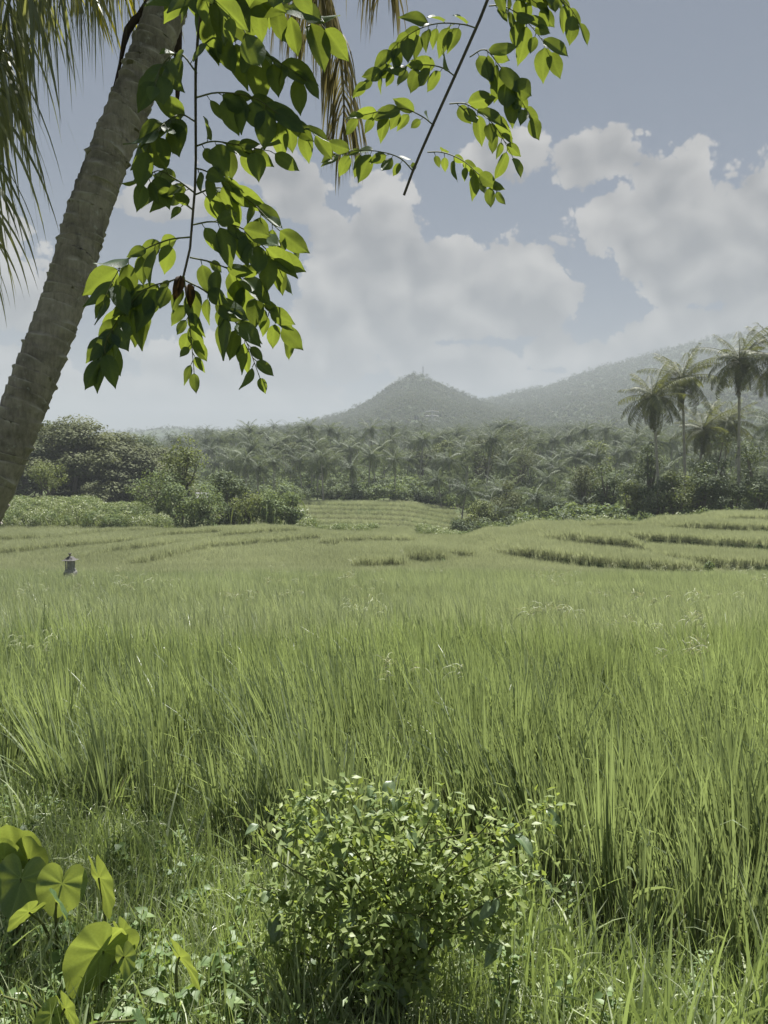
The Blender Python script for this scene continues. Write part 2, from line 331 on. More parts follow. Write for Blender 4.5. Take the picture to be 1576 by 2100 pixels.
# ------------------------------------------------------------------ terrain
def sst(a, b, x): t = np.clip((x-a)/(b-a), 0, 1); return t*t*(3-2*t)
YK = np.array([-4000, -6, 2, 3.5, 5, 42, 85, 110, 140, 640, 1000, 4200.]); ZK = np.array([0.1, .1, .06, .0, -.12, -4.85, -6.5, -7.4, -7.5, 11, 20, 20.])
def smooth_profile(y):
    return (np.interp(y-1.5, YK, ZK)+2*np.interp(y, YK, ZK)+np.interp(y+1.5, YK, ZK))/4
FRONTS = []         # (xs, ys, step, fade, softness)
def front_y(f, x):
    return np.interp(x, f[0], f[1])
def ground(x, y):
    x = np.asarray(x, float); y = np.asarray(y, float)
    z = smooth_profile(y)
    z = z+.05*np.sin(x*.35+1)*np.sin(y*.27)*sst(6, 14, y)*(1-sst(120, 140, y))
    # meadow bank on the left, hollow behind the crest on the right
    z = z+2.0*sst(-14, -30, x)*sst(70, 84, y)*(1-sst(112, 125, y))
    z = z-.036*np.clip(x-4, 0, 14)*sst(24, 38, y)*(1-sst(64, 72, y))
    z = z+.002*np.clip(x-4, 0, 50)*sst(34, 60, y)*(1-sst(66, 74, y))
    z = z-3.2*sst(-22, -17, x)*(1-sst(17, 25, x))*sst(77, 86, y)*(1-sst(133, 146, y))      # the sunken paddies
    z = z-1.2*sst(2, 12, x)*sst(66, 74, y)*(1-sst(130, 160, y))
    z = z-(np.clip(y-140, 0, 900)*.028)*(1-sst(-.34, -.12, x/np.maximum(y, 1.0)))
    t = 0.0
    for f in FRONTS:
        fy = front_y(f, x); d = y-fy
        t = t+f[2]*sst(-f[4], f[4], d)*(1-sst(f[3], f[3]*1.7, d) if f[3] else 1.0)*ends(f, x)*(1-sst(67, 72, y) if f[5] else sst(-22, -17, x)*(1-sst(17, 25, x))*(1-sst(133, 146, y)))
    return z+t
def proj(px, py, lift=.75):
    """where the sight line meets the canopy of the plot in front"""
    r = ray(px, py); y = 20.0
    while y < 140:
        p = r*(y/r[1])+np.array([0, 0, CAMZ])
        if p[2] <= float(ground(p[0], p[1]))+lift: return p
        y += .1
    return r*(75/r[1])+np.array([0, 0, CAMZ])
def add_front(pix, step, fade, ltaper, rtaper, soft=.12, rear=True):
    """a terrace edge: its height dies away over ltaper / rtaper metres at the ends (0 = runs on)"""
    pts = sorted([((px-CX)/FPX*d, d) for (px, d) in pix], key=lambda p: p[0])      # bearing and distance of each point of the edge
    FRONTS.append((np.array([p[0] for p in pts]), np.array([p[1] for p in pts]), step, fade, soft, rear, ltaper, rtaper))
def ends(f, x):
    w = 1.0
    if f[6]: w = w*sst(f[0][0]-f[6]*.4, f[0][0]+f[6], x)
    if f[7]: w = w*(1-sst(f[0][-1]-f[7], f[0][-1]+f[7]*.4, x))
    return w
# right hand terraces, front to back
add_front([(1010, 53), (1050, 50), (1110, 47), (1200, 44), (1310, 41.5), (1432, 39.5), (1475, 39)], .82, None, 2, 1.0)
add_front([(1100, 58), (1160, 54), (1220, 51.5), (1310, 49), (1420, 46.5), (1490, 45), (1576, 44)], .72, None, 2, 0)
add_front([(1200, 62), (1260, 58), (1340, 55), (1440, 52.5), (1576, 50)], .74, None, 2, 0)
add_front([(1345, 64), (1390, 61), (1450, 59), (1576, 57)], .6, None, 2, 0)
add_front([(1460, 64.5), (1500, 63), (1576, 62)], .42, None, 2, 0)
add_front([(1170, 66), (1250, 65.5), (1320, 65.8)], .25, None, 2, 2)
# raised plots in the middle
add_front([(724, 38.2), (742, 37.4), (790, 37.4), (850, 38.2)], .6, 2.2, .3, .6)
add_front([(830, 46), (850, 45.2), (890, 45), (926, 45.8)], .6, 2.2, .4, .6)
add_front([(924, 49), (950, 48), (982, 48.4)], .45, 2.0, .4, .4)
# left hand contour plots
add_front([(225, 42), (300, 44), (345, 47), (430, 54), (540, 58), (690, 64)], .42, 8, 1.5, 2)
add_front([(100, 43.5), (220, 50), (350, 55.5), (480, 61), (640, 67)], .4, 9, 2, 3)
add_front([(-60, 47), (0, 49.5), (100, 53.5), (250, 58.5), (420, 64), (600, 69)], .4, 9, 0, 3)
add_front([(-60, 54), (0, 56), (120, 59), (250, 66), (370, 70)], .35, None, 0, 3)
for (xa, xb, yy) in ((655, 702, 57), (698, 756, 59.5), (750, 800, 60.5), (796, 856, 60)): add_front([(xa, yy+1), ((xa+xb)/2, yy), (xb, yy+.6)], .42, 2.5, .3, .3)
NPLOT = len(FRONTS)
# the far paddies: small level steps going back
for k, yb in enumerate(np.linspace(90, 126, 9)):
    xs = np.linspace(-30, 40, 15); FRONTS.append((xs, yb+1.6*np.sin(xs*.16+k*.5)-xs*.12, .42, None, .12, False, 0, 0))

def grow(a, b, n, p): t = np.linspace(0, 1, n+1)[1:]; return a+(b-a)*t**p
xs = np.concatenate([-grow(50, 4200, 34, 3)[::-1], np.arange(-50, 50.01, .36), grow(50, 4200, 34, 3)])
ys = np.concatenate([-grow(8, 3800, 14, 3)[::-1], np.arange(-8, 75, .24), np.arange(75, 140, .5), grow(140, 4200, 50, 2.6)])
X, Y = np.meshgrid(xs, ys); Zg = ground(X, Y)
Zg = Zg+(rng.random(Zg.shape)-.5)*.05*((np.abs(X) < 50) & (Y > -8) & (Y < 140))
nx, ny = len(xs), len(ys)
idx = np.arange(nx*ny).reshape(ny, nx)
Fq = np.stack([idx[:-1, :-1], idx[:-1, 1:], idx[1:, 1:], idx[1:, :-1]], -1).reshape(-1, 4)
g = MB().add(np.stack([X, Y, Zg], -1).reshape(-1, 3), Fq)
tag(obj('ground', g.mesh('ground', M['ground'])), 'soil and low green cover of the valley floor', None, None, 'structure')

# hills: ridge profile in azimuth, front slope towards the valley
def hill(name, prof, d0, dr, label, wob):
    px = np.array([p[0] for p in prof], float); py = np.array([p[1] for p in prof], float)
    az = np.linspace(px[0], px[-1], 260); s = np.concatenate([np.linspace(0, 1, 60), np.linspace(1.03, 1.7, 14)])
    A, S = np.meshgrid(az, s)
    rz = (931-np.interp(A, px, py))/FPX*dr+CAMZ
    prng = np.random.default_rng(int(dr))
    ph = prng.random(8)*6
    n1 = sum(np.sin(A/FPX*dr*(.006*2**k)+ph[k]+2.2*np.sin(S*4+k))*.5**k for k in range(5))
    Dd = d0+(dr-d0)*S
    z0 = np.interp(Dd, YK, ZK)-3
    h = np.where(S <= 1, np.clip(S, 0, 1)**1.35, np.clip(1-(S-1)/.7, 0, 1)**1.2)
    env = np.clip(4*S*(1-S), 0, 1)
    Zz = z0+(rz-z0)*h+n1*wob*env
    Xx = (A-CX)/FPX*Dd
    m = MB(); ii = np.arange(A.size).reshape(A.shape)
    m.add(np.stack([Xx, Dd, Zz], -1).reshape(-1, 3), np.stack([ii[:-1, :-1], ii[:-1, 1:], ii[1:, 1:], ii[1:, :-1]], -1).reshape(-1, 4))
    tag(obj(name, m.mesh(name, M['hill'])), label, None, None, 'structure')
    return az, s, Xx, Dd, Zz
HA = hill('hill', [(380, 900), (560, 889), (600, 882), (700, 855), (760, 827), (800, 797), (828, 781), (846, 773), (866, 774), (880, 783), (930, 806), (985, 828), (1040, 845), (1150, 872), (1300, 900)], 560, 1100, 'small pointed wooded hill topped by two masts', 6)
HB = hill('hill', [(820, 890), (900, 862), (985, 829), (1050, 812), (1130, 795), (1200, 767), (1300, 740), (1380, 717), (1450, 700), (1520, 689), (1576, 694), (1700, 722), (1900, 800), (2200, 870), (2500, 900)], 420, 1600, 'broad wooded mountain rising behind the tall palms', 9)
HC = hill('hill', [(-700, 905), (-200, 900), (60, 893), (150, 895), (225, 889), (300, 885), (350, 878), (420, 882), (500, 884), (620, 889), (720, 900), (900, 910)], 900, 1500, 'long low blue ridge on the far horizon', 4)

# ------------------------------------------------------------------ scatter: one stuff object of instanced sources that are not in the scene themselves
def scatter(name, pts, rotz, scl, idx_, sources, label, tilt=None):
    me = bpy.data.meshes.new(name); me.vertices.add(len(pts)); me.vertices.foreach_set('co', np.asarray(pts, float).ravel())
    n_ = len(pts); rot = np.zeros((n_, 3)); rot[:, 2] = rotz
    if tilt is not None: rot[:, :2] = tilt
    a = me.attributes.new('rot', 'FLOAT_VECTOR', 'POINT'); a.data.foreach_set('vector', rot.ravel())
    a = me.attributes.new('scl', 'FLOAT', 'POINT'); a.data.foreach_set('value', np.broadcast_to(scl, (n_,)).astype(float))
    a = me.attributes.new('idx', 'INT', 'POINT'); a.data.foreach_set('value', np.asarray(idx_, np.int32))
    o = obj(name, me); c = bpy.data.collections.new(name+'_kinds')
    for s in sources: c.objects.link(s)
    ng = bpy.data.node_groups.new(name+'_scatter', 'GeometryNodeTree')
    ng.interface.new_socket('Geometry', in_out='INPUT', socket_type='NodeSocketGeometry'); ng.interface.new_socket('Geometry', in_out='OUTPUT', socket_type='NodeSocketGeometry')
    gi = ng.nodes.new('NodeGroupInput'); go = ng.nodes.new('NodeGroupOutput'); ip = ng.nodes.new('GeometryNodeInstanceOnPoints')
    ci = ng.nodes.new('GeometryNodeCollectionInfo'); ci.inputs[0].default_value = c; ci.inputs['Separate Children'].default_value = True; ci.inputs['Reset Children'].default_value = True
    def na(nm, t):
        k = ng.nodes.new('GeometryNodeInputNamedAttribute'); k.data_type = t; k.inputs[0].default_value = nm; return [s for s in k.outputs if s.enabled][0]
    ng.links.new(gi.outputs[0], ip.inputs['Points']); ng.links.new(ci.outputs[0], ip.inputs['Instance']); ip.inputs['Pick Instance'].default_value = True
    ng.links.new(na('idx', 'INT'), ip.inputs['Instance Index'])
    er = ng.nodes.new('FunctionNodeEulerToRotation'); ng.links.new(na('rot', 'FLOAT_VECTOR'), er.inputs[0]); ng.links.new(er.outputs[0], ip.inputs['Rotation'])
    ng.links.new(na('scl', 'FLOAT'), ip.inputs['Scale']); ng.links.new(ip.outputs[0], go.inputs[0])
    md = o.modifiers.new('scatter', 'NODES'); md.node_group = ng
    return tag(o, label, None, None, 'stuff')
def src(name, mb, mats, i=0): return obj('%s_%02d' % (name, i), mb.mesh(name, mats), link=False)

# ------------------------------------------------------------------ rice
def rice_hill(nb, w, segs, spread, Lr, r0=.06, lean=-.13, arch=.26):
    m = MB(); th = rng.random(nb)*6.283; rr = r0*np.sqrt(rng.random(nb))
    b = np.stack([np.cos(th)*rr, np.sin(th)*rr, np.full(nb, -.05)], 1)
    ph = th+rng.normal(0, .6, nb); a = np.abs(rng.normal(0, spread, nb))
    d = np.stack([np.cos(ph)*np.sin(a)+lean+rng.normal(0, .05, nb), np.sin(ph)*np.sin(a), np.cos(a)], 1)
    Ln = rng.uniform(*Lr, nb); gg = np.abs(rng.normal(0, arch, nb)); k = rng.random(nb) < .10; gg[k] += rng.uniform(.4, 1.0, k.sum())
    side = np.stack([np.cos(th+1.57+rng.normal(0, .7, nb)), np.sin(th+1.57+rng.normal(0, .7, nb)), np.zeros(nb)], 1)
    strips(b, d, Ln, rng.uniform(.7, 1.2, nb)*w, gg, segs, side, belly=.45, out=m, tint=np.clip(rng.normal(.5, .25, nb), 0, 1))
    k = max(1, nb//14); dead = rng.integers(0, nb, k)
    strips(b[dead], d[dead]+runit(k)*.35, Ln[dead]*.55, w*.9, rng.uniform(.2, 1.2, k), max(2, segs-1), out=m, mat=1)
    return m
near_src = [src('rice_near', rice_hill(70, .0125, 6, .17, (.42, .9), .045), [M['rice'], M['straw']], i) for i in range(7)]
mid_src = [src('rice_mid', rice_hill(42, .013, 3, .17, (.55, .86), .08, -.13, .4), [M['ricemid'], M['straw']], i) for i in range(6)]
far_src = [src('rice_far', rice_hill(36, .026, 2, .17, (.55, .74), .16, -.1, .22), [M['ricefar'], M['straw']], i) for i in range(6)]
edge_px = [(-700, 1500), (-300, 1560), (0, 1612), (150, 1672), (300, 1710), (450, 1765), (600, 1800), (1000, 1840), (1130, 1870), (1300, 1950), (1450, 2040), (1700, 2160), (2200, 2300)]
def on_ground(px, py):
    r = ray(px, py); y = 1.0
    while y < 60:
        p = r*(y/r[1])+np.array([0, 0, CAMZ])
        if p[2] <= float(ground(p[0], p[1])): return p
        y += .02
    return p
ee = np.array([on_ground(*q)[:2] for q in edge_px]); EX, EY = ee[:, 0], ee[:, 1]
edge_y = lambda x: np.interp(x, EX, EY)+.18*np.sin(x*5.1)+.1*np.sin(x*11)
def grid_pts(y0, y1, sp_, marg=1.5, jit=.38):
    yy = np.arange(y0, y1, sp_); out = []
    for y in yy:
        h = .52*y*1.03+marg; xx = np.arange(-h, h, sp_)
        out.append(np.stack([xx, np.full(len(xx), y)], 1))
    p = np.concatenate(out); return p+rng.uniform(-jit, jit, p.shape)*sp_
def bund_mask(p, lo=.7, hi=.05, fr=None):
    keep = np.ones(len(p), bool)
    for f in (fr or FRONTS[:NPLOT]):
        inr = (p[:, 0] > f[0][0]+f[6]*.4-(0 if f[6] else 30)) & (p[:, 0] < f[0][-1]-f[7]*.4+(0 if f[7] else 30))
        d = p[:, 1]-front_y(f, p[:, 0]); keep &= ~(inr & (d > -lo) & (d < hi))
    return keep
def put(p): return np.concatenate([p, ground(p[:, 0], p[:, 1])[:, None]], 1)
p = grid_pts(1.6, 7.6, .19); p = p[p[:, 1] > edge_y(p[:, 0])]
hole = rng.random(len(p)) < .05*(p[:, 1]-edge_y(p[:, 0]) < .6); p = p[~hole]
scatter('rice_plants', put(p), rng.normal(0, .8, len(p)), rng.uniform(.72, 1.14, len(p))*(1+.10*np.sin(p[:, 0]*1.7+p[:, 1])*np.sin(p[:, 1]*1.1)), rng.integers(0, 7, len(p)), near_src, 'tall green rice standing in the nearest strip of the field', rng.normal(0, .10, (len(p), 2)))
p = grid_pts(7.6, 27, .18); p = p[bund_mask(p)]
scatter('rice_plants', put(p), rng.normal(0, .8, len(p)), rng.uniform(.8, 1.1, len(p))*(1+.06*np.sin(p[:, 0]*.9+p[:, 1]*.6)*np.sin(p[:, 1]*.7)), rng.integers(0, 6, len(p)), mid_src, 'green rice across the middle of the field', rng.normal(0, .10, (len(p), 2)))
p = grid_pts(27, 78, .30, 3)
in_left = (p[:, 0] < -1.5) & (p[:, 1] > 74); cr = 70-.0*p[:, 0]
lip = []
for f in FRONTS[:NPLOT]:
    xx = np.arange(f[0][0]+.5, f[0][-1]-.5, .12); d_ = rng.uniform(-.06, .16, len(xx)); lip.append(np.stack([xx, front_y(f, xx)+d_], 1))
lip = np.concatenate(lip); lip = lip[(lip[:, 1] < 68) & (lip[:, 1] > 27) & (np.abs(lip[:, 0]) < .56*lip[:, 1])]
p = np.concatenate([p[bund_mask(p)], lip]); in_left = (p[:, 0] < -1.5) & (p[:, 1] > 74)
p = p[~in_left & (p[:, 1] < np.where(p[:, 0] > 3, 68, 76))]
scatter('rice_plants', put(p), rng.normal(0, .8, len(p)), rng.uniform(.9, 1.1, len(p)), rng.integers(0, 6, len(p)), far_src, 'pale rice on the stepped terraces')
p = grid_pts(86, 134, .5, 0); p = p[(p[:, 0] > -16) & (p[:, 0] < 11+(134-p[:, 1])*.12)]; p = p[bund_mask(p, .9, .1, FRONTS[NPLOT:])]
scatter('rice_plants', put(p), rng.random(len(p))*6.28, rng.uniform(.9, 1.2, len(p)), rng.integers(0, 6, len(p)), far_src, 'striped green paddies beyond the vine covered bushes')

# pale panicle grasses poking out of the rice
def panicle():
    m = MB(); n_ = 5; b = rng.normal(0, .05, (n_, 3)); b[:, 2] = 0
    d = np.stack([rng.normal(-.1, .12, n_), rng.normal(0, .12, n_), np.ones(n_)], 1)
    strips(b, d, rng.uniform(.85, 1.05, n_), .005, .3, 4, out=m, mat=1)
    for k in range(n_):
        q = b[k]+nrm(d[k])*1.0; kk = 9
        strips(q+rng.normal(0, .02, (kk, 3)), np.array([-.4, 0, .5])+rng.normal(0, .35, (kk, 3)), rng.uniform(.05, .14, kk), .006, 1.4, 3, out=m, mat=1)
    return m
ps = [src('panicle', panicle(), [M['rice'], M['panicle']], i) for i in range(4)]
p = rng.uniform([-9, 4], [9, 20], (80, 2)); p = p[np.abs(p[:, 0]) < p[:, 1]*.55]
scatter('panicle_grass', put(p), rng.normal(0, .5, len(p)), rng.uniform(.8, 1.1, len(p)), rng.integers(0, 4, len(p)), ps, 'pale feathery grass heads poking out of the rice')

# ------------------------------------------------------------------ weedy bank in front of the rice
def tuft(nb, w, Lr, spread, arch, r0, segs=4):
    m = MB(); b = rng.normal(0, r0, (nb, 3)); b[:, 2] = -.02
    a = np.abs(rng.normal(0, spread, nb)); ph = rng.random(nb)*6.283
    d = np.stack([np.cos(ph)*np.sin(a)-.05, np.sin(ph)*np.sin(a), np.cos(a)], 1)
    strips(b, d, rng.uniform(*Lr, nb), rng.uniform(.6, 1.3, nb)*w, np.abs(rng.normal(.3, arch, nb)), segs, belly=.3, out=m)
    k = nb//14; strips(b[:k], runit(k)*np.array([1, 1, .3])+Zv*.4, rng.uniform(.1, .25, k), w*.7, .8, 3, out=m, mat=1)
    return m
def sprig(nl, L0, hgt):
    m = MB(); h = np.sort(rng.random(nl))*hgt; ang = np.arange(nl)*2.4
    tube(m, [(0, 0, -.02), (.01, .01, hgt*.5), (.03, 0, hgt)], [.003, .0025, .0015], 4, 1)
    b = np.stack([.03*(h/hgt), 0*h, h], 1)+rng.normal(0, .006, (nl, 3))
    d = np.stack([np.cos(ang), np.sin(ang), rng.uniform(-.3, .5, nl)], 1)
    leaves(m, b, d, Zv+rng.normal(0, .35, (nl, 3)), L0*rng.uniform(.6, 1.2, nl), L0*.62, .2, .25, 4, out_t(nl)); return m
def out_t(n): return rng.random(n)
gsrc = [src('bank_grass', tuft(46, .0065, (.12, .34), .6, .9, .06, 5), [M['grass'], M['straw']], i) for i in range(6)]
gsrc += [src('bank_grass_tall', tuft(24, .012, (.3, .58), .55, 1.1, .06, 6), [M['grass'], M['straw']], i) for i in range(4)]
p = grid_pts(.9, 4.8, .085, .9, .5); p = p[p[:, 1] < edge_y(p[:, 0])+.25]
big = rng.random(len(p)) < .05+.28*(p[:, 0] > .4)
scatter('bank_grass', put(p), rng.random(len(p))*6.28, rng.uniform(.6, 1.15, len(p)), np.where(big, rng.integers(6, 10, len(p)), rng.integers(0, 6, len(p))), gsrc, 'tangled short grass on the bank before the rice')
wsrc = [src('bank_weed', sprig(18, .046, .17), [M['weed'], M['greentwig']], i) for i in range(4)]
wsrc += [src('bank_weed_small', sprig(24, .026, .22), [M['weed'], M['greentwig']], i) for i in range(4)]
p = grid_pts(1.0, 4.2, .085, .9, .5); p = p[p[:, 1] < edge_y(p[:, 0])]
dens = np.where((p[:, 0] < -.35) & (p[:, 1] < 2.5+(-p[:, 0]-.3)*.5), .95, .2); kp = rng.random(len(p)) < dens; p = p[kp]
leafy = p[:, 0] < -.45
scatter('bank_weeds', put(p), rng.random(len(p))*6.28, rng.uniform(.7, 1.25, len(p)), np.where(leafy & (rng.random(len(p)) < .75), rng.integers(0, 4, len(p)), rng.integers(4, 8, len(p))), wsrc, 'broad leaved creeping weeds matted over the bank')

# ------------------------------------------------------------------ palms
def frond_mb(Ln, droop, n, ll, w, segs=2, rise=.9, mat=0, g=1.0, dry=0.0, m=None, out=1.0):
    """one pinnate frond growing along +X from the origin, bending down"""
    m = m or MB(); k = 14; t = np.linspace(0, 1, k)
    ang = rise-droop*t**1.3
    dx = np.cos(ang)*Ln/(k-1); dzz = np.sin(ang)*Ln/(k-1)
    pts = np.stack([np.cumsum(dx)-dx[0], np.zeros(k), np.cumsum(dzz)-dzz[0]], 1)
    tube(m, pts, np.linspace(.05, .008, k)*(Ln/5), 4, 1)
    for sg in (-1, 1):
        u = np.linspace(.12, 1, n)+rng.normal(0, .008, n); u = np.clip(u, 0, 1)
        b = np.stack([np.interp(u, t, pts[:, c]) for c in range(3)], 1)
        an = np.interp(u, t, ang); tan = np.stack([np.cos(an), 0*an, np.sin(an)], 1)
        d = tan*(.55+.5*u[:, None])+np.array([0, sg, 0])*out+np.array([0, 0, -.15])+rng.normal(0, .10, (n, 3))
        ln = ll*np.sin(np.pi*(.18+.72*u))**.7*rng.uniform(.85, 1.1, n)
        strips(b, d, ln, w, g*rng.uniform(.7, 1.4, n), segs, np.cross(d, [0, 0, 1.0])*1.0+tan*.6, belly=.3, out=m, mat=mat, tint=np.clip(rng.normal(.5, .25, n), 0, 1))
    return m
def trunk_mb(H, lean, r0=.17, seg=7):
    m = MB(); t = np.linspace(0, 1, 9)
    tube(m, np.stack([lean*t**1.6, .2*np.sin(t*3), t*H-.5], 1), r0*(1.5-.7*t**.4), seg); return m, np.array([lean, .2*math.sin(3), H-.5])
fr_kinds = []      # shared frond meshes for the tall palms
for i, (dr, gg) in enumerate([(.6, .9), (.9, 1.1), (1.3, 1.4), (.7, 1.0), (1.5, 1.5)]):
    fr_kinds.append(frond_mb(4.8, dr, 72, 1.15, .045, 3, .75, g=gg).mesh('palm_frond', [M['palm'], M['palm']]))
dry_frond = frond_mb(4.2, 1.0, 34, .8, .05, 3, -.4, g=2.0).mesh('palm_frond_dry', [M['palmdry'], M['palmdry']])
def rot_frond(o, az, pitch):
    o.rotation_euler = (0, -pitch, az)
def tall_palm(px, d, ztop_px, lean, label, seed, sz=1.0):
    x = (px-CX)/FPX*d; gz = float(ground(x, d)); top = P(px, ztop_px, d)[2]
    H = top-gz
    root = empty('coconut_palm', (x-lean, d, gz), label, 'palm tree', 'tall coconut palms at the edge of the terraces')
    tm, tip = trunk_mb(H+.5, lean); obj('trunk', tm.mesh('palm_trunk', M['palmbark']), root)
    n_ = 34; rr = random.Random(seed)
    for k in range(n_):
        el = 1.05-2.15*(k/(n_-1))**.9+rr.uniform(-.12, .12)
        kind = rr.choice([0, 3, 1]) if k < 13 else rr.choice([1, 2, 4, 3])
        f = obj('frond', fr_kinds[kind], root, tuple(tip+np.array([0, 0, .1])))
        rot_frond(f, k*2.39996+rr.uniform(-.25, .25), el-.45); s = sz*rr.uniform(.82, 1.15)*(1-.12*(k > 26)); f.scale = (s, s, s)
    for k in range(5):
        f = obj('dry_frond', dry_frond, root, tuple(tip-np.array([0, 0, .25]))); rot_frond(f, rr.uniform(0, 6.28), -.75); f.scale = (sz*.8,)*3
    nut = MB()
    for k in range(9):
        a = k*.7; c = tip+np.array([math.cos(a)*.3, math.sin(a)*.3, -.35-.1*(k % 3)])
        tube(nut, [c+[0, 0, .16], c+[0, 0, .08], c, c-[0, 0, .1], c-[0, 0, .15]], [.02, .1, .13, .1, .02], 6)
    obj('coconuts', nut.mesh('coconuts', M['greentwig']), root)
tall_palm(1335, 86, 818, -1.2, 'shorter palm of the touching tall pair at the terrace edge', 1, 1.0)
tall_palm(1393, 90, 780, -1.0, 'taller palm of the touching pair with its long pale trunk showing', 2, 1.05)
tall_palm(1508, 84, 742, -.6, 'tallest palm with drooping shaggy skirt standing alone on its trunk', 3, 1.02)
tall_palm(1590, 80, 742, .8, 'tall palm cut by the right edge of the photo', 4, 1.0)
tall_palm(1440, 96, 882, .6, 'shorter palm behind the tall pair and above the bushes', 5, .9)
tall_palm(1490, 104, 868, .4, 'hazy shorter palm behind the lone tallest palm trunk', 6, .9)

def grove_crown(i, n_fr, nl, w, segs):
    m = MB()
    for k in range(n_fr):
        el = .95-1.9*(k/(n_fr-1))+rng.uniform(-.1, .1); az = k*2.4+rng.uniform(-.3, .3)
        f = frond_mb(rng.uniform(3.6, 4.8), rng.uniform(.6, 1.4), nl, .95, w, segs, .75, g=rng.uniform(.8, 1.5))
        ca, sa, ce, se = math.cos(az), math.sin(az), math.cos(el-.45), math.sin(el-.45)
        for V, Fc, mt, T in zip(f.V, f.F, f.M, f.T):
            V2 = np.stack([V[:, 0]*ce-V[:, 2]*se, V[:, 1], V[:, 0]*se+V[:, 2]*ce], 1)
            V3 = np.stack([V2[:, 0]*ca-V2[:, 1]*sa, V2[:, 0]*sa+V2[:, 1]*ca, V2[:, 2]], 1)
            m.add(V3, Fc-Fc.min(), 0, T)
    return m
crown_me = [grove_crown(i, 24, 30, .07, 2).mesh('grove_palm_crown', M['palmfar']) for i in range(6)]
trunk_me = []; tips = []
for i in range(5):
    tm, tip = trunk_mb(rng.uniform(11, 15), rng.uniform(-1.5, 1.5), .16, 6); trunk_me.append(tm.mesh('grove_palm_trunk', M['palmbark'])); tips.append(tip)
# joined trunk + crown for the mass of the grove further back
def joined_palm(H, lite):
    m, tip = trunk_mb(H, rng.uniform(-1, 1), .16, 5); c = grove_crown(0, 15, 11, .2, 1)
    for V, Fc, T in zip(c.V, c.F, c.T): m.add(V+tip, Fc-Fc.min(), 1, T)
    return m
GR = []
def blocked(x, y): return False
tries = 0
cell = {}
while len(GR) < 2600 and tries < 60000:
    tries += 1
    y = 134+(820-134)*rng.random()**1.25; px = rng.uniform(120, 1720); x = (px-CX)/FPX*y
    if y < 150 and px > 900: pass
    if px < 430 and y < 230-.0*px: continue
    if 430 <= px < 470 and y < 150: continue
    gs = 8.0 if y < 320 else 5.5; key = (gs, int(x/gs), int(y/gs))
    if key in cell: continue
    cell[key] = 1; GR.append((x, y))
# the nearer flank on the right, between the terraces and the slope
for k in range(46):
    y = rng.uniform(98, 134); px = rng.uniform(890+(134-y)*3.0, 1650); x = (px-CX)/FPX*y
    key = (int(x/5.5), int(y/5.5))
    if key in cell: continue
    cell[key] = 1; GR.append((x, y))
GR.sort(key=lambda q: q[1])
proto = None
for i, (x, y) in enumerate(GR[:300]):
    k = i % 5; gz = float(ground(x, y)); s = random.uniform(.76, 1.06)*(.9 if y < 134 else 1)
    if proto is None:
        root = empty('grove_palm', (x, y, gz), 'coconut palm among the many of the hazy grove below the hills', 'palm tree', 'coconut palms of the grove')
        proto = [(root, obj('trunk', trunk_me[k], root), obj('crown', crown_me[0], root, tuple(tips[k])))]
        continue
    r0, t0, c0 = proto[0]
    root = r0.copy(); COL.objects.link(root); root.location = (x, y, gz); root.rotation_euler = (0, 0, random.uniform(0, 6.28)); root.scale = (s, s, s)
    hf = random.uniform(.36, .55) if y < 134 else random.uniform(.5, .88) if y < 190 else random.uniform(.62, 1.12)      # younger, lower palms towards the fields
    t = t0.copy(); COL.objects.link(t); t.data = trunk_me[k]; t.parent = root; t.scale = (1, 1, hf)
    c = c0.copy(); COL.objects.link(c); c.data = crown_me[random.randrange(6)]; c.parent = root; c.location = (tips[k][0], tips[k][1], tips[k][2]*hf); c.rotation_euler = (0, 0, random.uniform(0, 6.28))
jp = [src('far_palm', joined_palm(rng.uniform(11, 16), True), [M['palmbark'], M['palmfar']], i) for i in range(6)]
fp = np.array(GR[300:])
scatter('palm_forest', put(fp), rng.random(len(fp))*6.28, rng.uniform(.6, 1.02, len(fp)), rng.integers(0, 6, len(fp)), jp, 'mass of coconut palms covering the slope below the hills')
# low broadleaf bushes filling the grove floor, and tree cover on the hills
def clump_mb(n_, rx, rz, size, lump=9):
    m = MB(); c = runit(lump)*np.array([rx*.6, rx*.6, rz*.5])+np.array([0, 0, rz*.75]); r = rng.uniform(.35, .6, lump)*min(rx, rz)
    w = rng.integers(0, lump, n_); d = runit(n_); d[:, 2] = np.abs(d[:, 2])*1.0-.25
    pos = c[w]+d*r[w][:, None]*rng.uniform(.8, 1.1, n_)[:, None]
    lt = rng.random(lump)
    quads(m, pos, d+runit(n_)*.7+Zv*.4, size*rng.uniform(.6, 1.3, n_), .6, np.clip(.6*lt[w]+.4*rng.random(n_), 0, 1)); return m
us = [src('understorey', clump_mb(420, 2.6, 3.0, .55), [M['tree'] if i % 2 else M['vine']], i) for i in range(6)]
p = []
for k in range(5200):
    y = 136+(700-136)*rng.random()**1.4; px = rng.uniform(300, 1680); p.append(((px-CX)/FPX*y, y))
for k in range(420):
    y = rng.uniform(78, 136); px = rng.uniform(900+(136-y)*4.2, 1680); p.append(((px-CX)/FPX*y, y))
p = np.array(p)
scatter('understorey_bushes', put(p), rng.random(len(p))*6.28, rng.uniform(.4, .9, len(p)), rng.integers(0, 6, len(p)), us, 'low bushes filling the floor of the palm grove')
hs = [src('hill_tree', clump_mb(90, 4.2, 5.0, 2.2, 6), [M['tree'] if i < 3 else M['rain']], i) for i in range(5)]
hs += [src('hill_tree_palm', joined_palm(11, True), [M['palmbark'], M['palmfar']], i) for i in range(2)]
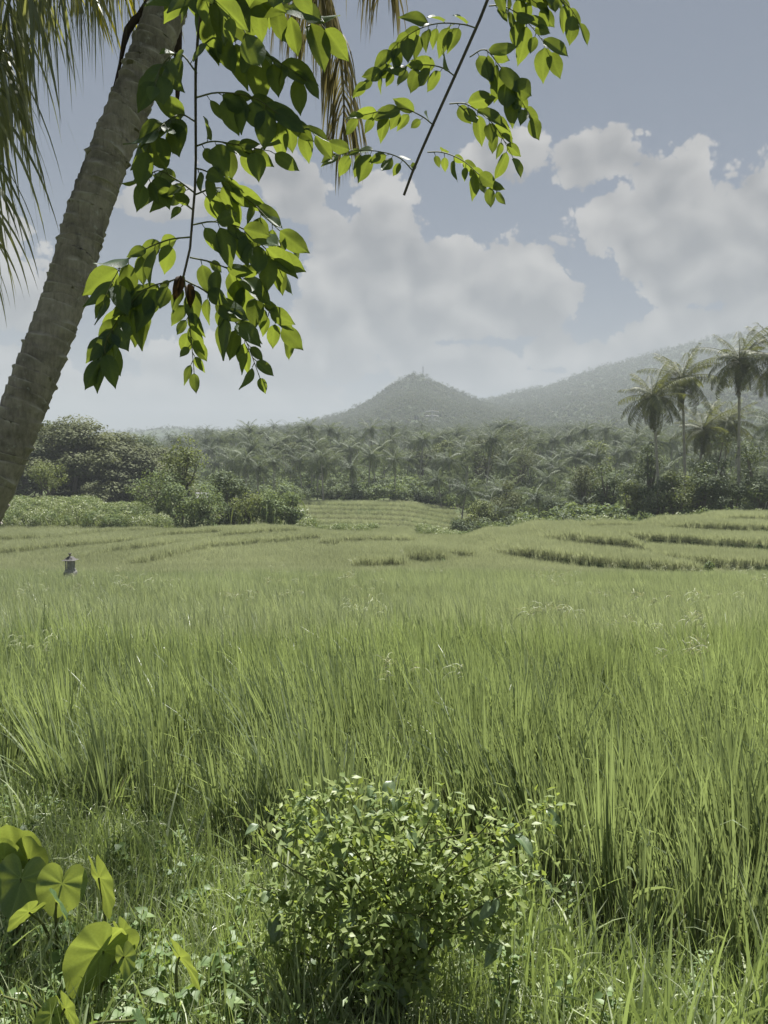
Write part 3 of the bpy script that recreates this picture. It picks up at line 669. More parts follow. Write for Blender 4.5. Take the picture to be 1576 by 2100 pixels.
def hill_points(H, n_, smax=1.06):
    az, s, Xx, Dd, Zz = H; a = rng.uniform(0, len(az)-1.01, n_); q = rng.uniform(.0, 1, n_)**.7*smax
    si = np.interp(q, s, np.arange(len(s))); i0 = si.astype(int); j0 = a.astype(int); fi = si-i0; fj = a-j0; i1 = np.minimum(i0+1, len(s)-1)
    f = lambda A: (A[i0, j0]*(1-fi)+A[i1, j0]*fi)*(1-fj)+(A[i0, j0+1]*(1-fi)+A[i1, j0+1]*fi)*fj
    return np.stack([f(Xx), f(Dd), f(Zz)-1.0], 1)
for H, n_, lab in ((HA, 15000, 'dense trees covering the small pointed hill'), (HB, 24000, 'dense trees covering the broad mountain'), (HC, 2500, 'faint tree cover of the far blue ridge')):
    p = hill_points(H, n_)
    scatter('hill_forest', p, rng.random(len(p))*6.28, rng.uniform(.45, .95, len(p))*(1.15 if H is HB else .9), np.where(rng.random(len(p)) < .35, rng.integers(5, 7, len(p)), rng.integers(0, 5, len(p))), hs if H is HA else [s.copy() for s in hs], lab)

# ------------------------------------------------------------------ broadleaf trees, each its own thing
def tree(name, px, base_py, d, h, wd, mat, label, cat='tree', group=None, n_=2600, size=.32, lumps=14, flat=False, trunk=True, low=.25, dens=1.0, base_z=None, droop=0):
    x = (px-CX)/FPX*d; gz = float(ground(x, d)) if base_z is None else base_z
    root = empty(name, (x, d, gz), label, cat, group)
    m = MB(); cz = h*(.62 if not flat else .78)
    if flat:
        c = np.stack([rng.uniform(-wd*.5, wd*.5, lumps), rng.uniform(-wd*.4, wd*.4, lumps), np.zeros(lumps)], 1)
        rr = np.sqrt((c[:, 0]/(wd*.5))**2+(c[:, 1]/(wd*.4))**2); c[:, 2] = h*(.95-.55*np.clip(rr, 0, 1.2)**1.5)-rng.random(lumps)**2*h*.34
        rad = np.stack([rng.uniform(.12, .2, lumps)*wd, rng.uniform(.12, .2, lumps)*wd, rng.uniform(.06, .11, lumps)*h], 1)
    else:
        dd = runit(lumps); c = dd*np.array([wd*.36, wd*.34, h*(1-low)*.36])*rng.uniform(.45, 1, (lumps, 1))+np.array([0, 0, h*(low+(1-low)*.5)])
        rad = rng.uniform(.15, .26, (lumps, 1))*wd*np.array([1, 1, .8]); rad[:, 2] = np.minimum(rad[:, 2], h*.22)
    w = rng.integers(0, lumps, n_); dr = runit(n_); dr[:, 2] = dr[:, 2]*.9+.15
    pos = c[w]+dr*rad[w]*(rng.uniform(.55, 1.12, n_)[:, None]); pos[:, 2] = np.maximum(pos[:, 2], .1)
    lt = rng.random(lumps)
    quads(m, pos, dr+runit(n_)*.8+Zv*(.5 if not flat else 1.2), size*rng.uniform(.6, 1.35, n_), .6, np.clip(.55*lt[w]+.45*rng.random(n_), 0, 1))
    if droop:     # curtains of hanging vine
        k = droop; wv = rng.integers(0, lumps, k); e = runit(k); e[:, 2] = -.1; e[:, 1] -= .4
        b = c[wv]+nrm(e)*rad[wv]*1.02; strips(b, e*.6, rng.uniform(.2, .6, k)*h, .16, 4, 5, out=m)
        for q in range(k):
            mm = 16; z = rng.random(mm)*rng.uniform(.25, .6)*h; quads(m, b[q]+nrm(e[q:q+1])*.25+np.stack([rng.normal(0, .12, mm), rng.normal(0, .12, mm), -z], 1), e[q:q+1]+runit(mm)*.6, .26, .7)
    obj('crown', m.mesh('crown', M[mat]), root)
    if trunk:
        t = MB(); tp = np.array([0, 0, -.4])
        tube(t, [(0, 0, -.5), (.05*wd*.3, 0, h*.15), (.03*wd, .1, h*.32), (0, 0, h*.55)], [.032*h, .024*h, .02*h, .01*h], 7)
        for q in range(min(lumps, 9)):
            st = np.array([.02*wd, .05, h*(.2+.2*rng.random())]); e = c[q]; md = (st+e)/2+np.array([0, 0, -.08*h])
            tube(t, spline([st, md, e], 6), np.linspace(.013*h, .004*h, 6), 5)
        obj('trunk', t.mesh('trunk', M['bark']), root)
    return root
G1 = 'spreading rain trees at the left edge of the valley'
tree('rain_tree', 150, 1030, 116, 14.5, 17, 'rain', 'broad rain tree with flat layered crown nearest the leaning palm trunk', 'tree', G1, 24000, .5, 64, True)
tree('rain_tree', 240, 1030, 122, 13.0, 16, 'rain', 'middle rain tree with layered grey green crown over deep shade', 'tree', G1, 24000, .5, 64, True)
tree('rain_tree', 305, 1030, 128, 11.5, 13, 'rain', 'lower rain tree whose crown edge meets the palm grove', 'tree', G1, 20000, .5, 52, True)
tree('rain_tree', 80, 1030, 126, 14.5, 14, 'rain', 'rain tree half hidden behind the leaning palm trunk', 'tree', G1, 20000, .5, 52, True)
tree('dark_tree', 105, 1030, 135, 17.2, 7, 'tree', 'dark narrow tree rising above the rain trees beside the palm trunk', n_=2600, size=.42)
tree('dark_tree', 300, 1030, 150, 13.6, 10, 'tree', 'dark rounded treetop behind the rain trees below the blue ridge', n_=3000, size=.4)
tree('dark_tree', 45, 1010, 112, 11, 8, 'tree', 'dark leafy tree beside the lower palm trunk', n_=2600)
tree('dark_tree', 190, 1030, 138, 8, 20, 'tree', 'dark thicket in the shade under the rain trees', n_=4200, size=.4, lumps=20, low=.0)
tree('dark_tree', 280, 1030, 138, 7, 16, 'tree', 'dark shaded thicket below the lower rain tree', n_=3600, size=.4, lumps=18, low=.0)
tree('small_tree', 95, 1040, 92, 6.2, 5.5, 'treelight', 'small olive tree on the weedy bank beside the palm trunk', n_=2400, size=.22)
G2 = 'vine covered clump of trees and bushes in the valley'
tree('leafy_tree', 372, 1080, 86, 9.6, 6.2, 'treelight', 'loose yellow green tree at the left of the vine covered clump', 'tree', G2, 2600, .30, 16)
tree('round_tree', 462, 1080, 84, 9.6, 5.6, 'tree', 'dark round headed tree on a bare trunk in the clump', 'tree', G2, 3200, .26, 16, low=.42)
tree('leafy_tree', 550, 1080, 84, 7.4, 4.8, 'treelight', 'mid green tree with dense rounded top right of the dark round tree', 'tree', G2, 2600, .26, 14)
B = [(320, 82, 4.6, 5.6, 'vine', 'broad low bush at the left foot of the clump', 0), (372, 80, 4.0, 4.4, 'vine', 'vine curtain bush below the loose yellow green tree', 26),
     (425, 79, 3.9, 4.2, 'vine', 'bush draped with pale hanging vines left of the bare trunk', 34), (470, 80, 3.0, 3.2, 'tree', 'dark low bush at the foot of the bare trunk', 0),
     (508, 79, 4.6, 3.4, 'treelight', 'bright leafy bush right of the bare trunk', 14), (548, 79, 4.2, 3.6, 'vine', 'bushy vine mound below the mid green tree', 24),
     (590, 78, 3.6, 3.2, 'vine', 'dark mouthed vine mound at the right end of the clump', 20), (610, 79, 2.6, 2.6, 'scrub', 'small pale bush trailing off the right end of the clump', 0)]
for (px, d, h, w_, mt, lab, dr) in B: tree('vine_bush' if mt == 'vine' else 'bush', px, 0, d, h*1.28, w_*1.25, mt, lab, 'bush', G2, 2300, .24, 13, trunk=True, low=.02, droop=dr)
tree('thin_shrub', 716, 0, 92, 3.0, 3.6, 'treelight', 'thin grey shrub standing before the striped far paddies', 'bush', None, 420, .2, 8)
nb_ = ((1458-CX)/FPX*38.6, 38.6); tree('bush', CX+nb_[0]/nb_[1]*FPX, 0, nb_[1], 1.5, 1.0, 'vine', 'small dark bush in the notch at the end of the lowest terrace', 'bush', None, 500, .13, 7, low=.1)
# forest edge on the right
E = [(1030, 990, 104, 9, 6.5, 'rain', 'hazy olive tree in the grove left of the dark bushy tree'), (1060, 0, 150, 15, 11, 'rain', 'big rounded pale tree among the grove palms'),
     (1010, 0, 92, 5.5, 6.0, 'tree', 'dark dense bush at the foot of the forest where the crest begins'), (1050, 0, 88, 6.4, 6.2, 'tree', 'dark leafy tree right of the dense bush by the crest'),
     (950, 0, 96, 4.6, 5.0, 'tree', 'dark bush beside the striped paddies'), (985, 0, 98, 7.0, 5.0, 'treelight', 'pale willowy tree above the dark bush by the paddies'),
     (1115, 0, 86, 5.6, 5.0, 'treelight', 'pale bush behind the middle of the crest'), (1170, 0, 82, 4.4, 4.2, 'tree', 'low dark bush just behind the crest of the lower terrace'),
     (1246, 0, 92, 11.4, 5.6, 'tree', 'blue green columnar tree left of the tall palm pair'), (1290, 0, 84, 7.4, 5.0, 'treelight', 'mid green tree just left of the tall palm trunks'),
     (1350, 0, 80, 8.2, 5.6, 'tree', 'dark bushy tree below the tall palm pair'), (1398, 0, 79, 8.8, 5.4, 'treelight', 'pale olive tree on thin stems at the terrace edge'),
     (1445, 0, 78, 9.6, 5.2, 'tree', 'dark tree behind the top terrace left of the lone palm'), (1452, 0, 92, 14.2, 7.0, 'tree', 'bright green tree top between the palm pair and the lone palm'),
     (1500, 0, 76, 8.0, 5.6, 'tree', 'dark leafy tree below the lone tallest palm'), (1555, 0, 74, 8.8, 5.6, 'tree', 'dark overhanging tree at the right edge of the photo'),
     (1560, 0, 84, 13.0, 7, 'tree', 'tall dark tree crown at the right edge behind the other trees'), (1330, 0, 100, 13.0, 6, 'tree', 'shadowed tree behind the tall palm pair'),
     (1200, 0, 104, 10.0, 6, 'rain', 'hazy rounded olive tree behind the bushes left of the columnar tree')]
for (px, _, d, h, w_, mt, lab) in E: tree('forest_tree', px, 0, d, h, w_, mt, lab, 'tree', 'trees along the forest edge', 2600, .27, 14, low=.12)
for k in range(26):
    d = rng.uniform(150, 300); px = rng.uniform(520, 1300)
    tree('grove_tree', px, 0, d, rng.uniform(9, 14), rng.uniform(6, 10), ['rain', 'tree', 'treelight', 'vine'][k % 4], 'rounded broadleaf crown among the coconut palms of the hazy grove', 'tree', 'broadleaf trees scattered through the palm grove', 1500, .5, 12, low=.2)
# banana plants along the foot of the forest
def banana_leaf(L_, droop):
    m = MB(); b = np.zeros((1, 3)); d = np.array([[.55, 0, 1.0]])
    leaves(m, b, d, np.array([[-1.0, 0, .55]]), L_, L_*.36, .12, droop, 7); return m.mesh('banana_leaf', M['treelight'])
bl = [banana_leaf(2.4, .25), banana_leaf(2.2, .5), banana_leaf(2.0, .8)]
bst = MB(); tube(bst, [(0, 0, -.3), (0, 0, .8), (.03, 0, 1.7)], [.14, .11, .06], 7); bst = bst.mesh('banana_stem', M['greentwig'])
for i, (px, d) in enumerate([(985, 90), (1005, 88), (1022, 90), (1110, 80), (1150, 78), (1195, 76), (1230, 75), (1255, 74.5), (1525, 72.5), (1560, 73), (1420, 76), (1300, 76), (1575, 72)]):
    x = (px-CX)/FPX*d; root = empty('banana_plant', (x, d, float(ground(x, d))), 'banana plant with ragged arching leaves at the foot of the forest', 'banana plant', 'banana plants along the forest foot')
    s = random.uniform(.6, .9); root.scale = (s, s, s)
    obj('stem', bst, root)
    for k in range(8):
        o = obj('leaf', bl[k % 3], root, (0, 0, 1.6)); o.rotation_euler = (0, random.uniform(-.25, .35), k*2.4+random.uniform(-.3, .3))

# pale scrub and tall weeds round the left bank and the far end of the field
ss = [src('scrub', tuft(70, .05, (.5, 1.3), .5, .6, .25, 3), [M['scrub'], M['straw']], i) for i in range(4)]
ss += [src('scrub_bush', clump_mb(330, .8, .9, .13), [M['scrub'] if i else M['vine']], i) for i in range(3)]
p = []
for k in range(2600):
    px = rng.uniform(-120, 340); y = rng.uniform(74, 92); p.append(((px-CX)/FPX*y, y))
for k in range(900):
    px = rng.uniform(615, 770); y = rng.uniform(74.5, 86)-(px-615)*.02; p.append(((px-CX)/FPX*y, y))
for k in range(500):
    px = rng.uniform(860, 990); y = rng.uniform(72, 80); p.append(((px-CX)/FPX*y, y))
for k in range(700):
    px = rng.uniform(900, 1640); y = rng.uniform(68.5, 75); p.append(((px-CX)/FPX*y, y))
p = np.array(p); q = put(p)
pxs = CX+p[:, 0]/p[:, 1]*FPX
scatter('undergrowth', q, rng.random(len(p))*6.28, rng.uniform(.6, 1.3, len(p))*np.where((pxs > 200) & (pxs < 330) & (p[:, 1] > 80), .6, 1)*np.where((pxs > 640) & (pxs < 990), .62, 1), rng.integers(0, 7, len(p)), ss, 'pale scrub and tall weeds along the edges of the paddies')

# ------------------------------------------------------------------ small structures
sp_ = proj(145, 1172); x, y = sp_[0], sp_[1]; gz = float(ground(x, y))
root = empty('stone_shrine', (x, y, gz), 'small grey stone shrine with a flared roof standing in the rice', 'shrine'); k = y/FPX   # metres per photo pixel here
zt = P(145, 1130, y)[2]-gz; u = zt/10.0; root.scale = (.74, .74, .95)
m = MB(); box(m, (0, 0, u*1.9), (u*2.0, u*2.0, u*3.8)); box(m, (0, 0, u*4.35), (u*2.0, u*2.0, u*1.1), tap=1.3); obj('base', m.mesh('base', M['stone'], False), root)
m = MB(); box(m, (0, 0, u*5.3), (u*2.95, u*2.95, u*.8)); box(m, (0, 0, u*5.95), (u*2.5, u*2.5, u*.5)); obj('plinth', m.mesh('plinth', M['stone'], False), root)
m = MB(); box(m, (u*.2, u*.1, u*7.2), (u*1.7, u*1.7, u*2.0))
for sx_ in (-1, 1): box(m, (sx_*u*.98, -u*.85, u*7.2), (u*.3, u*.3, u*2.0))
box(m, (0, 0, u*8.3), (u*2.5, u*2.5, u*.2)); obj('niche', m.mesh('niche', M['stone'], False), root)
m = MB()
for a_, b_, z0, z1 in ((3.9, 2.5, 8.4, 8.65), (2.5, 1.7, 8.65, 9.0), (1.7, .8, 9.0, 9.3)): box(m, (0, 0, u*(z0+z1)/2), (u*a_, u*a_, u*(z1-z0)), tap=b_/a_)
obj('roof', m.mesh('roof', M['thatch'], False), root)
m = MB(); box(m, (0, 0, u*9.55), (u*.35, u*.35, u*.5)); box(m, (0, 0, u*9.88), (u*.6, u*.6, u*.24), tap=1.4); obj('finial', m.mesh('finial', M['thatch'], False), root)

def mast(px, top_py, d, label):
    x = (px-CX)/FPX*d; az, s, Xx, Dd, Zz = HA; j = np.argmin(abs(az-px)); zb = Zz[59, j]-4; zt = P(px, top_py, d)[2]
    root = empty('radio_mast', (x, d, zb), label, 'mast', 'radio masts on the pointed hill'); m = MB(); H = zt-zb
    for a in range(3):
        c, s_ = math.cos(a*2.094)*1.0, math.sin(a*2.094)*1.0
        tube(m, [(c, s_, 0), (c*.7, s_*.7, H)], .34, 4)
    for q in range(int(H/2.5)):
        for a in range(3):
            f = lambda an, z: (math.cos(an*2.094)*(1-.3*z/H), math.sin(an*2.094)*(1-.3*z/H), z)
            tube(m, [f(a, q*2.5), f(a+1, q*2.5+2.5)], .1, 3)
    obj('lattice', m.mesh('lattice', M['steel']), root)
    m = MB(); tube(m, [(0, 0, H), (0, 0, H+1.5)], .12, 4)
    for q in range(3): box(m, (math.cos(q*2.1)*.8, math.sin(q*2.1)*.8, H-2), (.25, .25, 1.6))
    obj('antenna', m.mesh('antenna', M['steel']), root)
mast(867, 752, 1100, 'taller of the two thin masts on the pointed hill'); mast(848, 761, 1100, 'shorter thin mast left of the taller one on the pointed hill')
d = 720; x = (886-CX)/FPX*d; az, s, Xx, Dd, Zz = HA; i0 = np.argmin(abs(Dd[:, 0]-d)); j0 = np.argmin(abs(az-886)); zb = Zz[i0, j0]-1
zt = P(886, 838, d)[2]; H = zt-zb
root = empty('power_pylon', (x, d, zb), 'pale power pylon with three pairs of crossarms on the wooded slope', 'pylon')
m = MB()
for sx_ in (-1, 1):
    for sy_ in (-1, 1): tube(m, [(sx_*2.2, sy_*2.2, 0), (sx_*.5, sy_*.5, H*.7), (sx_*.15, sy_*.15, H)], .12, 4)
for q in range(12):
    z0, z1 = H*q/12, H*(q+1)/12; w0 = max(.3, 2.2-2.4*q/12); w1 = max(.3, 2.2-2.4*(q+1)/12)
    for sy_ in (-1, 1): tube(m, [(-w0, sy_*w0, z0), (w1, sy_*w1, z1)], .07, 3); tube(m, [(w0, sy_*w0, z0), (-w1, sy_*w1, z1)], .07, 3)
obj('tower', m.mesh('tower', M['steel']), root)
for py_ in (844, 853, 863):
    z = P(886, py_, d)[2]-zb; m = MB()
    for sx_ in (-1, 1): tube(m, [(sx_*.3, 0, z+.5), (sx_*6.5, 0, z)], [.4, .25], 4); tube(m, [(sx_*.3, 0, z-.6), (sx_*6.5, 0, z)], [.3, .25], 4); tube(m, [(sx_*6.2, 0, z), (sx_*6.2, 0, z-1.6)], .22, 4)
    obj('crossarm', m.mesh('crossarm', M['roof']), root)
def hut(px, py, d, w_, label):
    c = P(px, py, d); gz = float(ground(c[0], d)); h = c[2]-gz; root = empty('hut', (c[0], d, gz), label, 'hut')
    m = MB(); box(m, (0, 0, h*.5-.2), (w_, w_*.8, h-.1)); obj('wall', m.mesh('wall', M['wall'], False), root)
    m = MB(); hw = w_*.62; hd = w_*.55; V = [(-hw, -hd, h-.25), (hw, -hd, h-.25), (hw, 0, h+.45), (-hw, 0, h+.45), (-hw, hd, h-.25), (hw, hd, h-.25)]
    V = V+[(a, b, c_-.08) for a, b, c_ in V]
    m.add(V, [[0, 1, 2, 3], [3, 2, 5, 4], [7, 6, 9, 8], [8, 9, 10, 11], [0, 6, 7, 1], [4, 5, 11, 10]]); obj('roof', m.mesh('roof', M['roof'], False), root)
    m = MB(); box(m, (w_*.1, -w_*.405, h*.35), (.8, .06, min(1.9, h*.7))); obj('door', m.mesh('door', M['bark'], False), root)
hut(416, 1017, 90, 1.3, 'small hut with a pale flat pitched roof showing between the clump trees')

# ------------------------------------------------------------------ leaning coconut palm in the foreground
TP = [(-230, 1500, 4.35), (-130, 1240, 4.35), (-18, 1000, 4.4), (62, 800, 4.5), (136, 600, 4.65), (178, 450, 4.75), (232, 300, 4.85), (293, 150, 4.95), (347, 0, 5.05), (396, -180, 5.2), (425, -380, 5.35)]
pts = [P(*q) for q in TP]; b0 = pts[0].copy(); b0[0] -= .12; b0[2] = float(ground(b0[0], b0[1]))-.1; pts = [b0]+pts
cl = spline(pts, 400); rootp = cl[0]
palm = empty('leaning_coconut_palm', tuple(rootp), 'ringed grey coconut trunk leaning in from the left edge with fronds hanging above', 'palm tree')
arc = np.concatenate([[0], np.cumsum(np.linalg.norm(np.diff(cl, axis=0), axis=1))])
# rings: a lip at the top of each leaf scar, then a short recess
m = MB(); rows = []; tints = []; sg = 40
ringpos = [0.0]
while ringpos[-1] < arc[-1]: ringpos.append(ringpos[-1]+rng.uniform(.038, .095))
prof_s = []; prof_r = []; prof_t = []
for a_, b_ in zip(ringpos[:-1], ringpos[1:]):
    h = b_-a_; lip = rng.uniform(.004, .009)
    for f, r_, t_ in ((.0, -.004, .0), (.10, -.003, .05), (.5, .001, .12), (.80, .003, .22), (.93, lip, .75), (.97, lip*.9, .5)): prof_s.append(a_+h*f); prof_r.append(r_); prof_t.append(t_)
prof_s = np.array(prof_s); kp = prof_s < arc[-1]-.01; prof_s = prof_s[kp]; prof_r = np.array(prof_r)[kp]; prof_t = np.array(prof_t)[kp]
th = np.arange(sg)/sg*2*math.pi
cen = np.stack([np.interp(prof_s, arc, cl[:, c]) for c in range(3)], 1); tg = nrm(np.stack([np.interp(prof_s, arc, np.gradient(cl[:, c])) for c in range(3)], 1))
a = nrm(np.cross(tg, [0, 1.0, 0])); b = np.cross(tg, a)
ringid = np.searchsorted(ringpos, prof_s, 'right'); ph1 = rng.random(len(ringpos)+2)*6.28; am = rng.uniform(.006, .026, len(ringpos)+2)
ru = prof_s/arc[-1]; R0 = .130+.075*np.exp(-prof_s/.45)-.012*ru
wob = np.sin(th[None]+ph1[ringid][:, None])*am[ringid][:, None]+np.sin(3*th[None]+ph1[ringid][:, None]*2)*am[ringid][:, None]*.3
flake = np.clip(.65+.75*np.sin(th[None]*2+ph1[ringid][:, None]*3)+.5*np.sin(th[None]*5+ph1[ringid][:, None]*7), 0, 1.6)      # scars stand out only in places
rad = R0[:, None]+prof_r[:, None]*np.where(prof_r[:, None] > .002, flake, 1)*(.6+.9*rng.random(len(ringpos)+2)[ringid][:, None])+.0015*rng.normal(size=(len(prof_s), sg))
V = cen[:, None]+tg[:, None]*wob[..., None]+rad[..., None]*(np.cos(th)[None, :, None]*a[:, None]+np.sin(th)[None, :, None]*b[:, None])
ii = np.arange(len(prof_s)*sg).reshape(-1, sg); jn = np.roll(ii, -1, 1)
tt = np.clip(prof_t[:, None]*flake*rng.uniform(.4, 1.2, (len(prof_s), sg)), 0, 1)
m.add(V.reshape(-1, 3), np.stack([ii[:-1], jn[:-1], jn[1:], ii[1:]], -1).reshape(-1, 4), 0, tt.ravel())
obj('trunk', m.mesh('trunk', M['coco']), palm, neg(palm))
crown_c = cl[-1]
def big_frond(path, n, ll, w, dmix, mat, g, name='frond', inner=None, lo=.12, spread=.6, rad=.022, push=0):
    """leaflets hang from a rachis whose course is given by points"""
    rc = spline([crown_c]+[P(*q) for q in path], 60); m = MB(); tube(m, rc, np.linspace(rad, rad*.25, 60), 7)
    o = obj(name, m.mesh('rachis', M['greentwig'] if mat == 'palmnear' else M['palmdry']), palm, neg(palm))
    m = MB(); tgn = nrm(np.gradient(rc, axis=0))
    for sg_ in (-1, 1):
        u = np.sort(rng.uniform(lo, 1, n)); ix = u*59; b = np.stack([np.interp(ix, np.arange(60), rc[:, c]) for c in range(3)], 1)
        t = nrm(np.stack([np.interp(ix, np.arange(60), tgn[:, c]) for c in range(3)], 1)); sd = nrm(np.cross(t, Zv))*sg_
        d = t*dmix+sd*spread+np.array([push, 0, -.35])+rng.normal(0, .10, (n, 3))
        strips(b, d, ll*np.sin(np.pi*(.15+.75*u))**.6*rng.uniform(.75, 1.15, n), w*rng.uniform(.7, 1.2, n), g*rng.uniform(.6, 1.4, n), 8, np.cross(d, sd*.3+t+rng.normal(0, .5, (n, 3))), belly=.3, out=m, tint=np.clip(rng.normal(.45, .3, n), 0, 1))
    c = obj('leaflets', m.mesh('leaflets', M[mat]), o); c['kind'] = 'stuff'
big_frond([(230, -330, 5.1), (80, -170, 4.7), (-15, 50, 4.5), (-45, 310, 4.45), (-48, 520, 4.4)], 60, .95, .02, .4, 'palmnear', 1.3, push=.34)
big_frond([(250, -360, 4.9), (80, -260, 4.5), (-20, -100, 4.2), (-50, 90, 4.1), (-55, 330, 4.0)], 50, 1.2, .021, .45, 'palmnear', 1.3, push=.34)
big_frond([(300, -330, 4.7), (170, -230, 4.4), (80, -130, 4.2), (20, 0, 4.1), (-10, 190, 4.05)], 48, 1.1, .021, .45, 'palmnear', 1.5, push=.34)
big_frond([(330, -330, 5.3), (230, -240, 5.2), (130, -140, 5.1), (50, -20, 5.1)], 55, 1.0, .021, .4, 'palmnear', 1.3, push=.34)
big_frond([(360, -280, 5.6), (290, -200, 5.7), (232, -90, 5.8), (150, -20, 5.9)], 75, .80, .026, .2, 'palmyellow', 1.2, push=.35)
big_frond([(500, -330, 5.4), (590, -180, 5.5), (660, -30, 5.6), (697, 110, 5.7), (706, 220, 5.8), (700, 290, 5.8)], 120, .75, .018, .35, 'palmdry', 2.4, 'dry_frond')
big_frond([(520, -400, 5.3), (650, -320, 5.4), (760, -180, 5.6), (790, -30, 5.8)], 100, .8, .018, .3, 'palmdry', 2.6, 'dry_frond')
big_frond([(480, -300, 5.6), (560, -180, 6.0), (610, -60, 6.2), (640, 60, 6.4)], 80, .85, .02, .4, 'palmdry', 2.0, 'dry_frond')
big_frond([(400, -500, 5.2), (300, -600, 4.6), (150, -620, 4.0)], 60, .9, .02, .5, 'palmnear', 1.4); big_frond([(520, -520, 5.2), (700, -600, 4.8), (850, -560, 4.4)], 60, .9, .02, .5, 'palmnear', 1.4)
big_frond([(440, -480, 6.0), (460, -470, 7.2), (470, -380, 8.2)], 60, .9, .02, .5, 'palmnear', 1.4)
m = MB(); tube(m, spline([crown_c, P(366, -100, 5.3), P(364, 60, 5.3), P(366, 160, 5.3), P(361, 245, 5.35)], 14), [.02, .02, .02, .02, .025, .03, .035, .037, .036, .034, .03, .024, .015, .003], 8); obj('dry_spathe', m.mesh('dry_spathe', M['brown']), palm, neg(palm))
m = MB(); tube(m, spline([P(345, -60, 5.0), P(268, 60, 5.0), P(252, 110, 5.0), P(233, 185, 5.0)], 12), np.linspace(.024, .006, 12), 7); tube(m, spline([P(290, 35, 5.0), P(262, 60, 4.95), P(240, 170, 4.95)], 8), np.linspace(.03, .004, 8), 6); obj('flower_stalk', m.mesh('flower_stalk', M['brown']), palm, neg(palm))  # stem of a dead frond hanging beside the trunk

# ------------------------------------------------------------------ tree overhead: two hanging branches of single leaves
def leaf_mesh(name, Wd, fold, bend, wav, mat, segs=12, hole=0):
    m = MB(); rows = []; sv = (-1, -.62, -.28, -.045, .045, .28, .62, 1); nc = 7; tn = []
    for k in range(segs+1):
        t = k/segs; w = float(np.interp(t, [0, .06, .18, .38, .58, .74, .86, .94, 1], [.02, .45, .84, 1, .88, .62, .30, .10, .008]))*Wd*.5
        for j in range(nc+1):
            s = sv[j]; tn.append(.95 if abs(s) < .05 else .42+.16*((k+j) % 2))
            rows.append((t, s*w, abs(s)*fold*w-bend*t*t+wav*math.sin(t*9+s*2)*abs(s)*.02))
    F_ = [[k*(nc+1)+j, k*(nc+1)+j+1, (k+1)*(nc+1)+j+1, (k+1)*(nc+1)+j] for k in range(segs) for j in range(nc)]
    m.add(rows, F_, 0, np.array(tn)); return m.mesh(name, mat)
LK = [leaf_mesh('hanging_leaf', w, f, b_, 1, M['hang']) for (w, f, b_) in ((.56, .25, .06), (.60, .12, .12), (.52, .4, .1), (.55, .2, .22), (.48, .5, .05), (.58, -.05, .16))]
# base of this tree stands out of view, behind the camera
tb = np.array([2.6, -2.4, float(ground(2.6, -2.4))])
over = empty('overhanging_tree', tuple(tb), 'tree leaning in from above with two leafy twigs hanging against the sky', 'tree')
fork = np.array([1.6, -.7, 4.2])
m = MB(); tube(m, spline([tb-[0, 0, .2], [2.5, -2.2, 1.5], [2.2, -1.6, 3.0], fork], 14), np.linspace(.11, .05, 14), 9); obj('trunk', m.mesh('trunk', M['bark']), over, neg(over))
def branch(path, rad, twigs, size, nm, d0):
    pts = [fork]+[P(*q) for q in path]; rc = spline(pts, 60); m = MB(); tube(m, rc, np.concatenate([np.linspace(.035, rad[0], 20), np.linspace(rad[0], rad[1], 40)]), 7)
    br = obj('branch', None, over) if False else None
    tw = []
    lv = []
    for (pl, n_, sc_) in twigs:
        n_ = int(n_*1.6)
        q = [P(*(list(t_) if len(t_) == 3 else [t_[0], t_[1], d0])) for t_ in pl]
        c = spline(q, 24); tube(m, c, np.linspace(.0022, .0009, 24), 5, 1)
        tg_ = nrm(np.gradient(c, axis=0))
        for k in range(n_):
            u = (.12+.88*(k/(n_-1)))*23 if n_ > 1 else 23
            i = int(min(23, u)); pos = c[i]; t = tg_[i]; sd = nrm(np.cross(t, [0, 1.0, 0])); sgn = 1 if k % 2 else -1
            last = k == n_-1
            d = (t*1.0 if last else t*.45+sd*sgn*.55)+np.array([rng.normal(0, .14), rng.normal(0, .35), rng.normal(0, .12)-.62])
            d = nrm(d); fr = 1 if rng.random() < .55 else -1
            nr_ = np.array([rng.normal(0, .55), -1.0*fr, rng.normal(.25, .3)]); nr_ = nrm(nr_-d*np.dot(nr_, d))
            s = size*sc_*.86*rng.choice([.62, .8, .95, 1.0, 1.1, 1.2])*rng.uniform(.93, 1.07)*(.72+.36*math.sin(math.pi*min(1, .2+.7*k/max(1, n_-1))))
            pet = pos+d*.012; tube(m, [pos, pet], [.0012, .0009], 4, 1)
            lv.append((pet, d, nr_, s))
    br = obj('branch', m.mesh('branch', [M['twig'], M['greentwig']]), over, neg(over))
    for (pet, d, nr_, s) in lv:
        o = obj('leaf', random.choice(LK), br); y_ = np.cross(nr_, d)
        o.matrix_local = Matrix(((d[0], y_[0], nr_[0], pet[0]), (d[1], y_[1], nr_[1], pet[1]), (d[2], y_[2], nr_[2], pet[2]), (0, 0, 0, 1))) @ Matrix.Diagonal((s, s, s, 1))
    return br
dL = 1.8
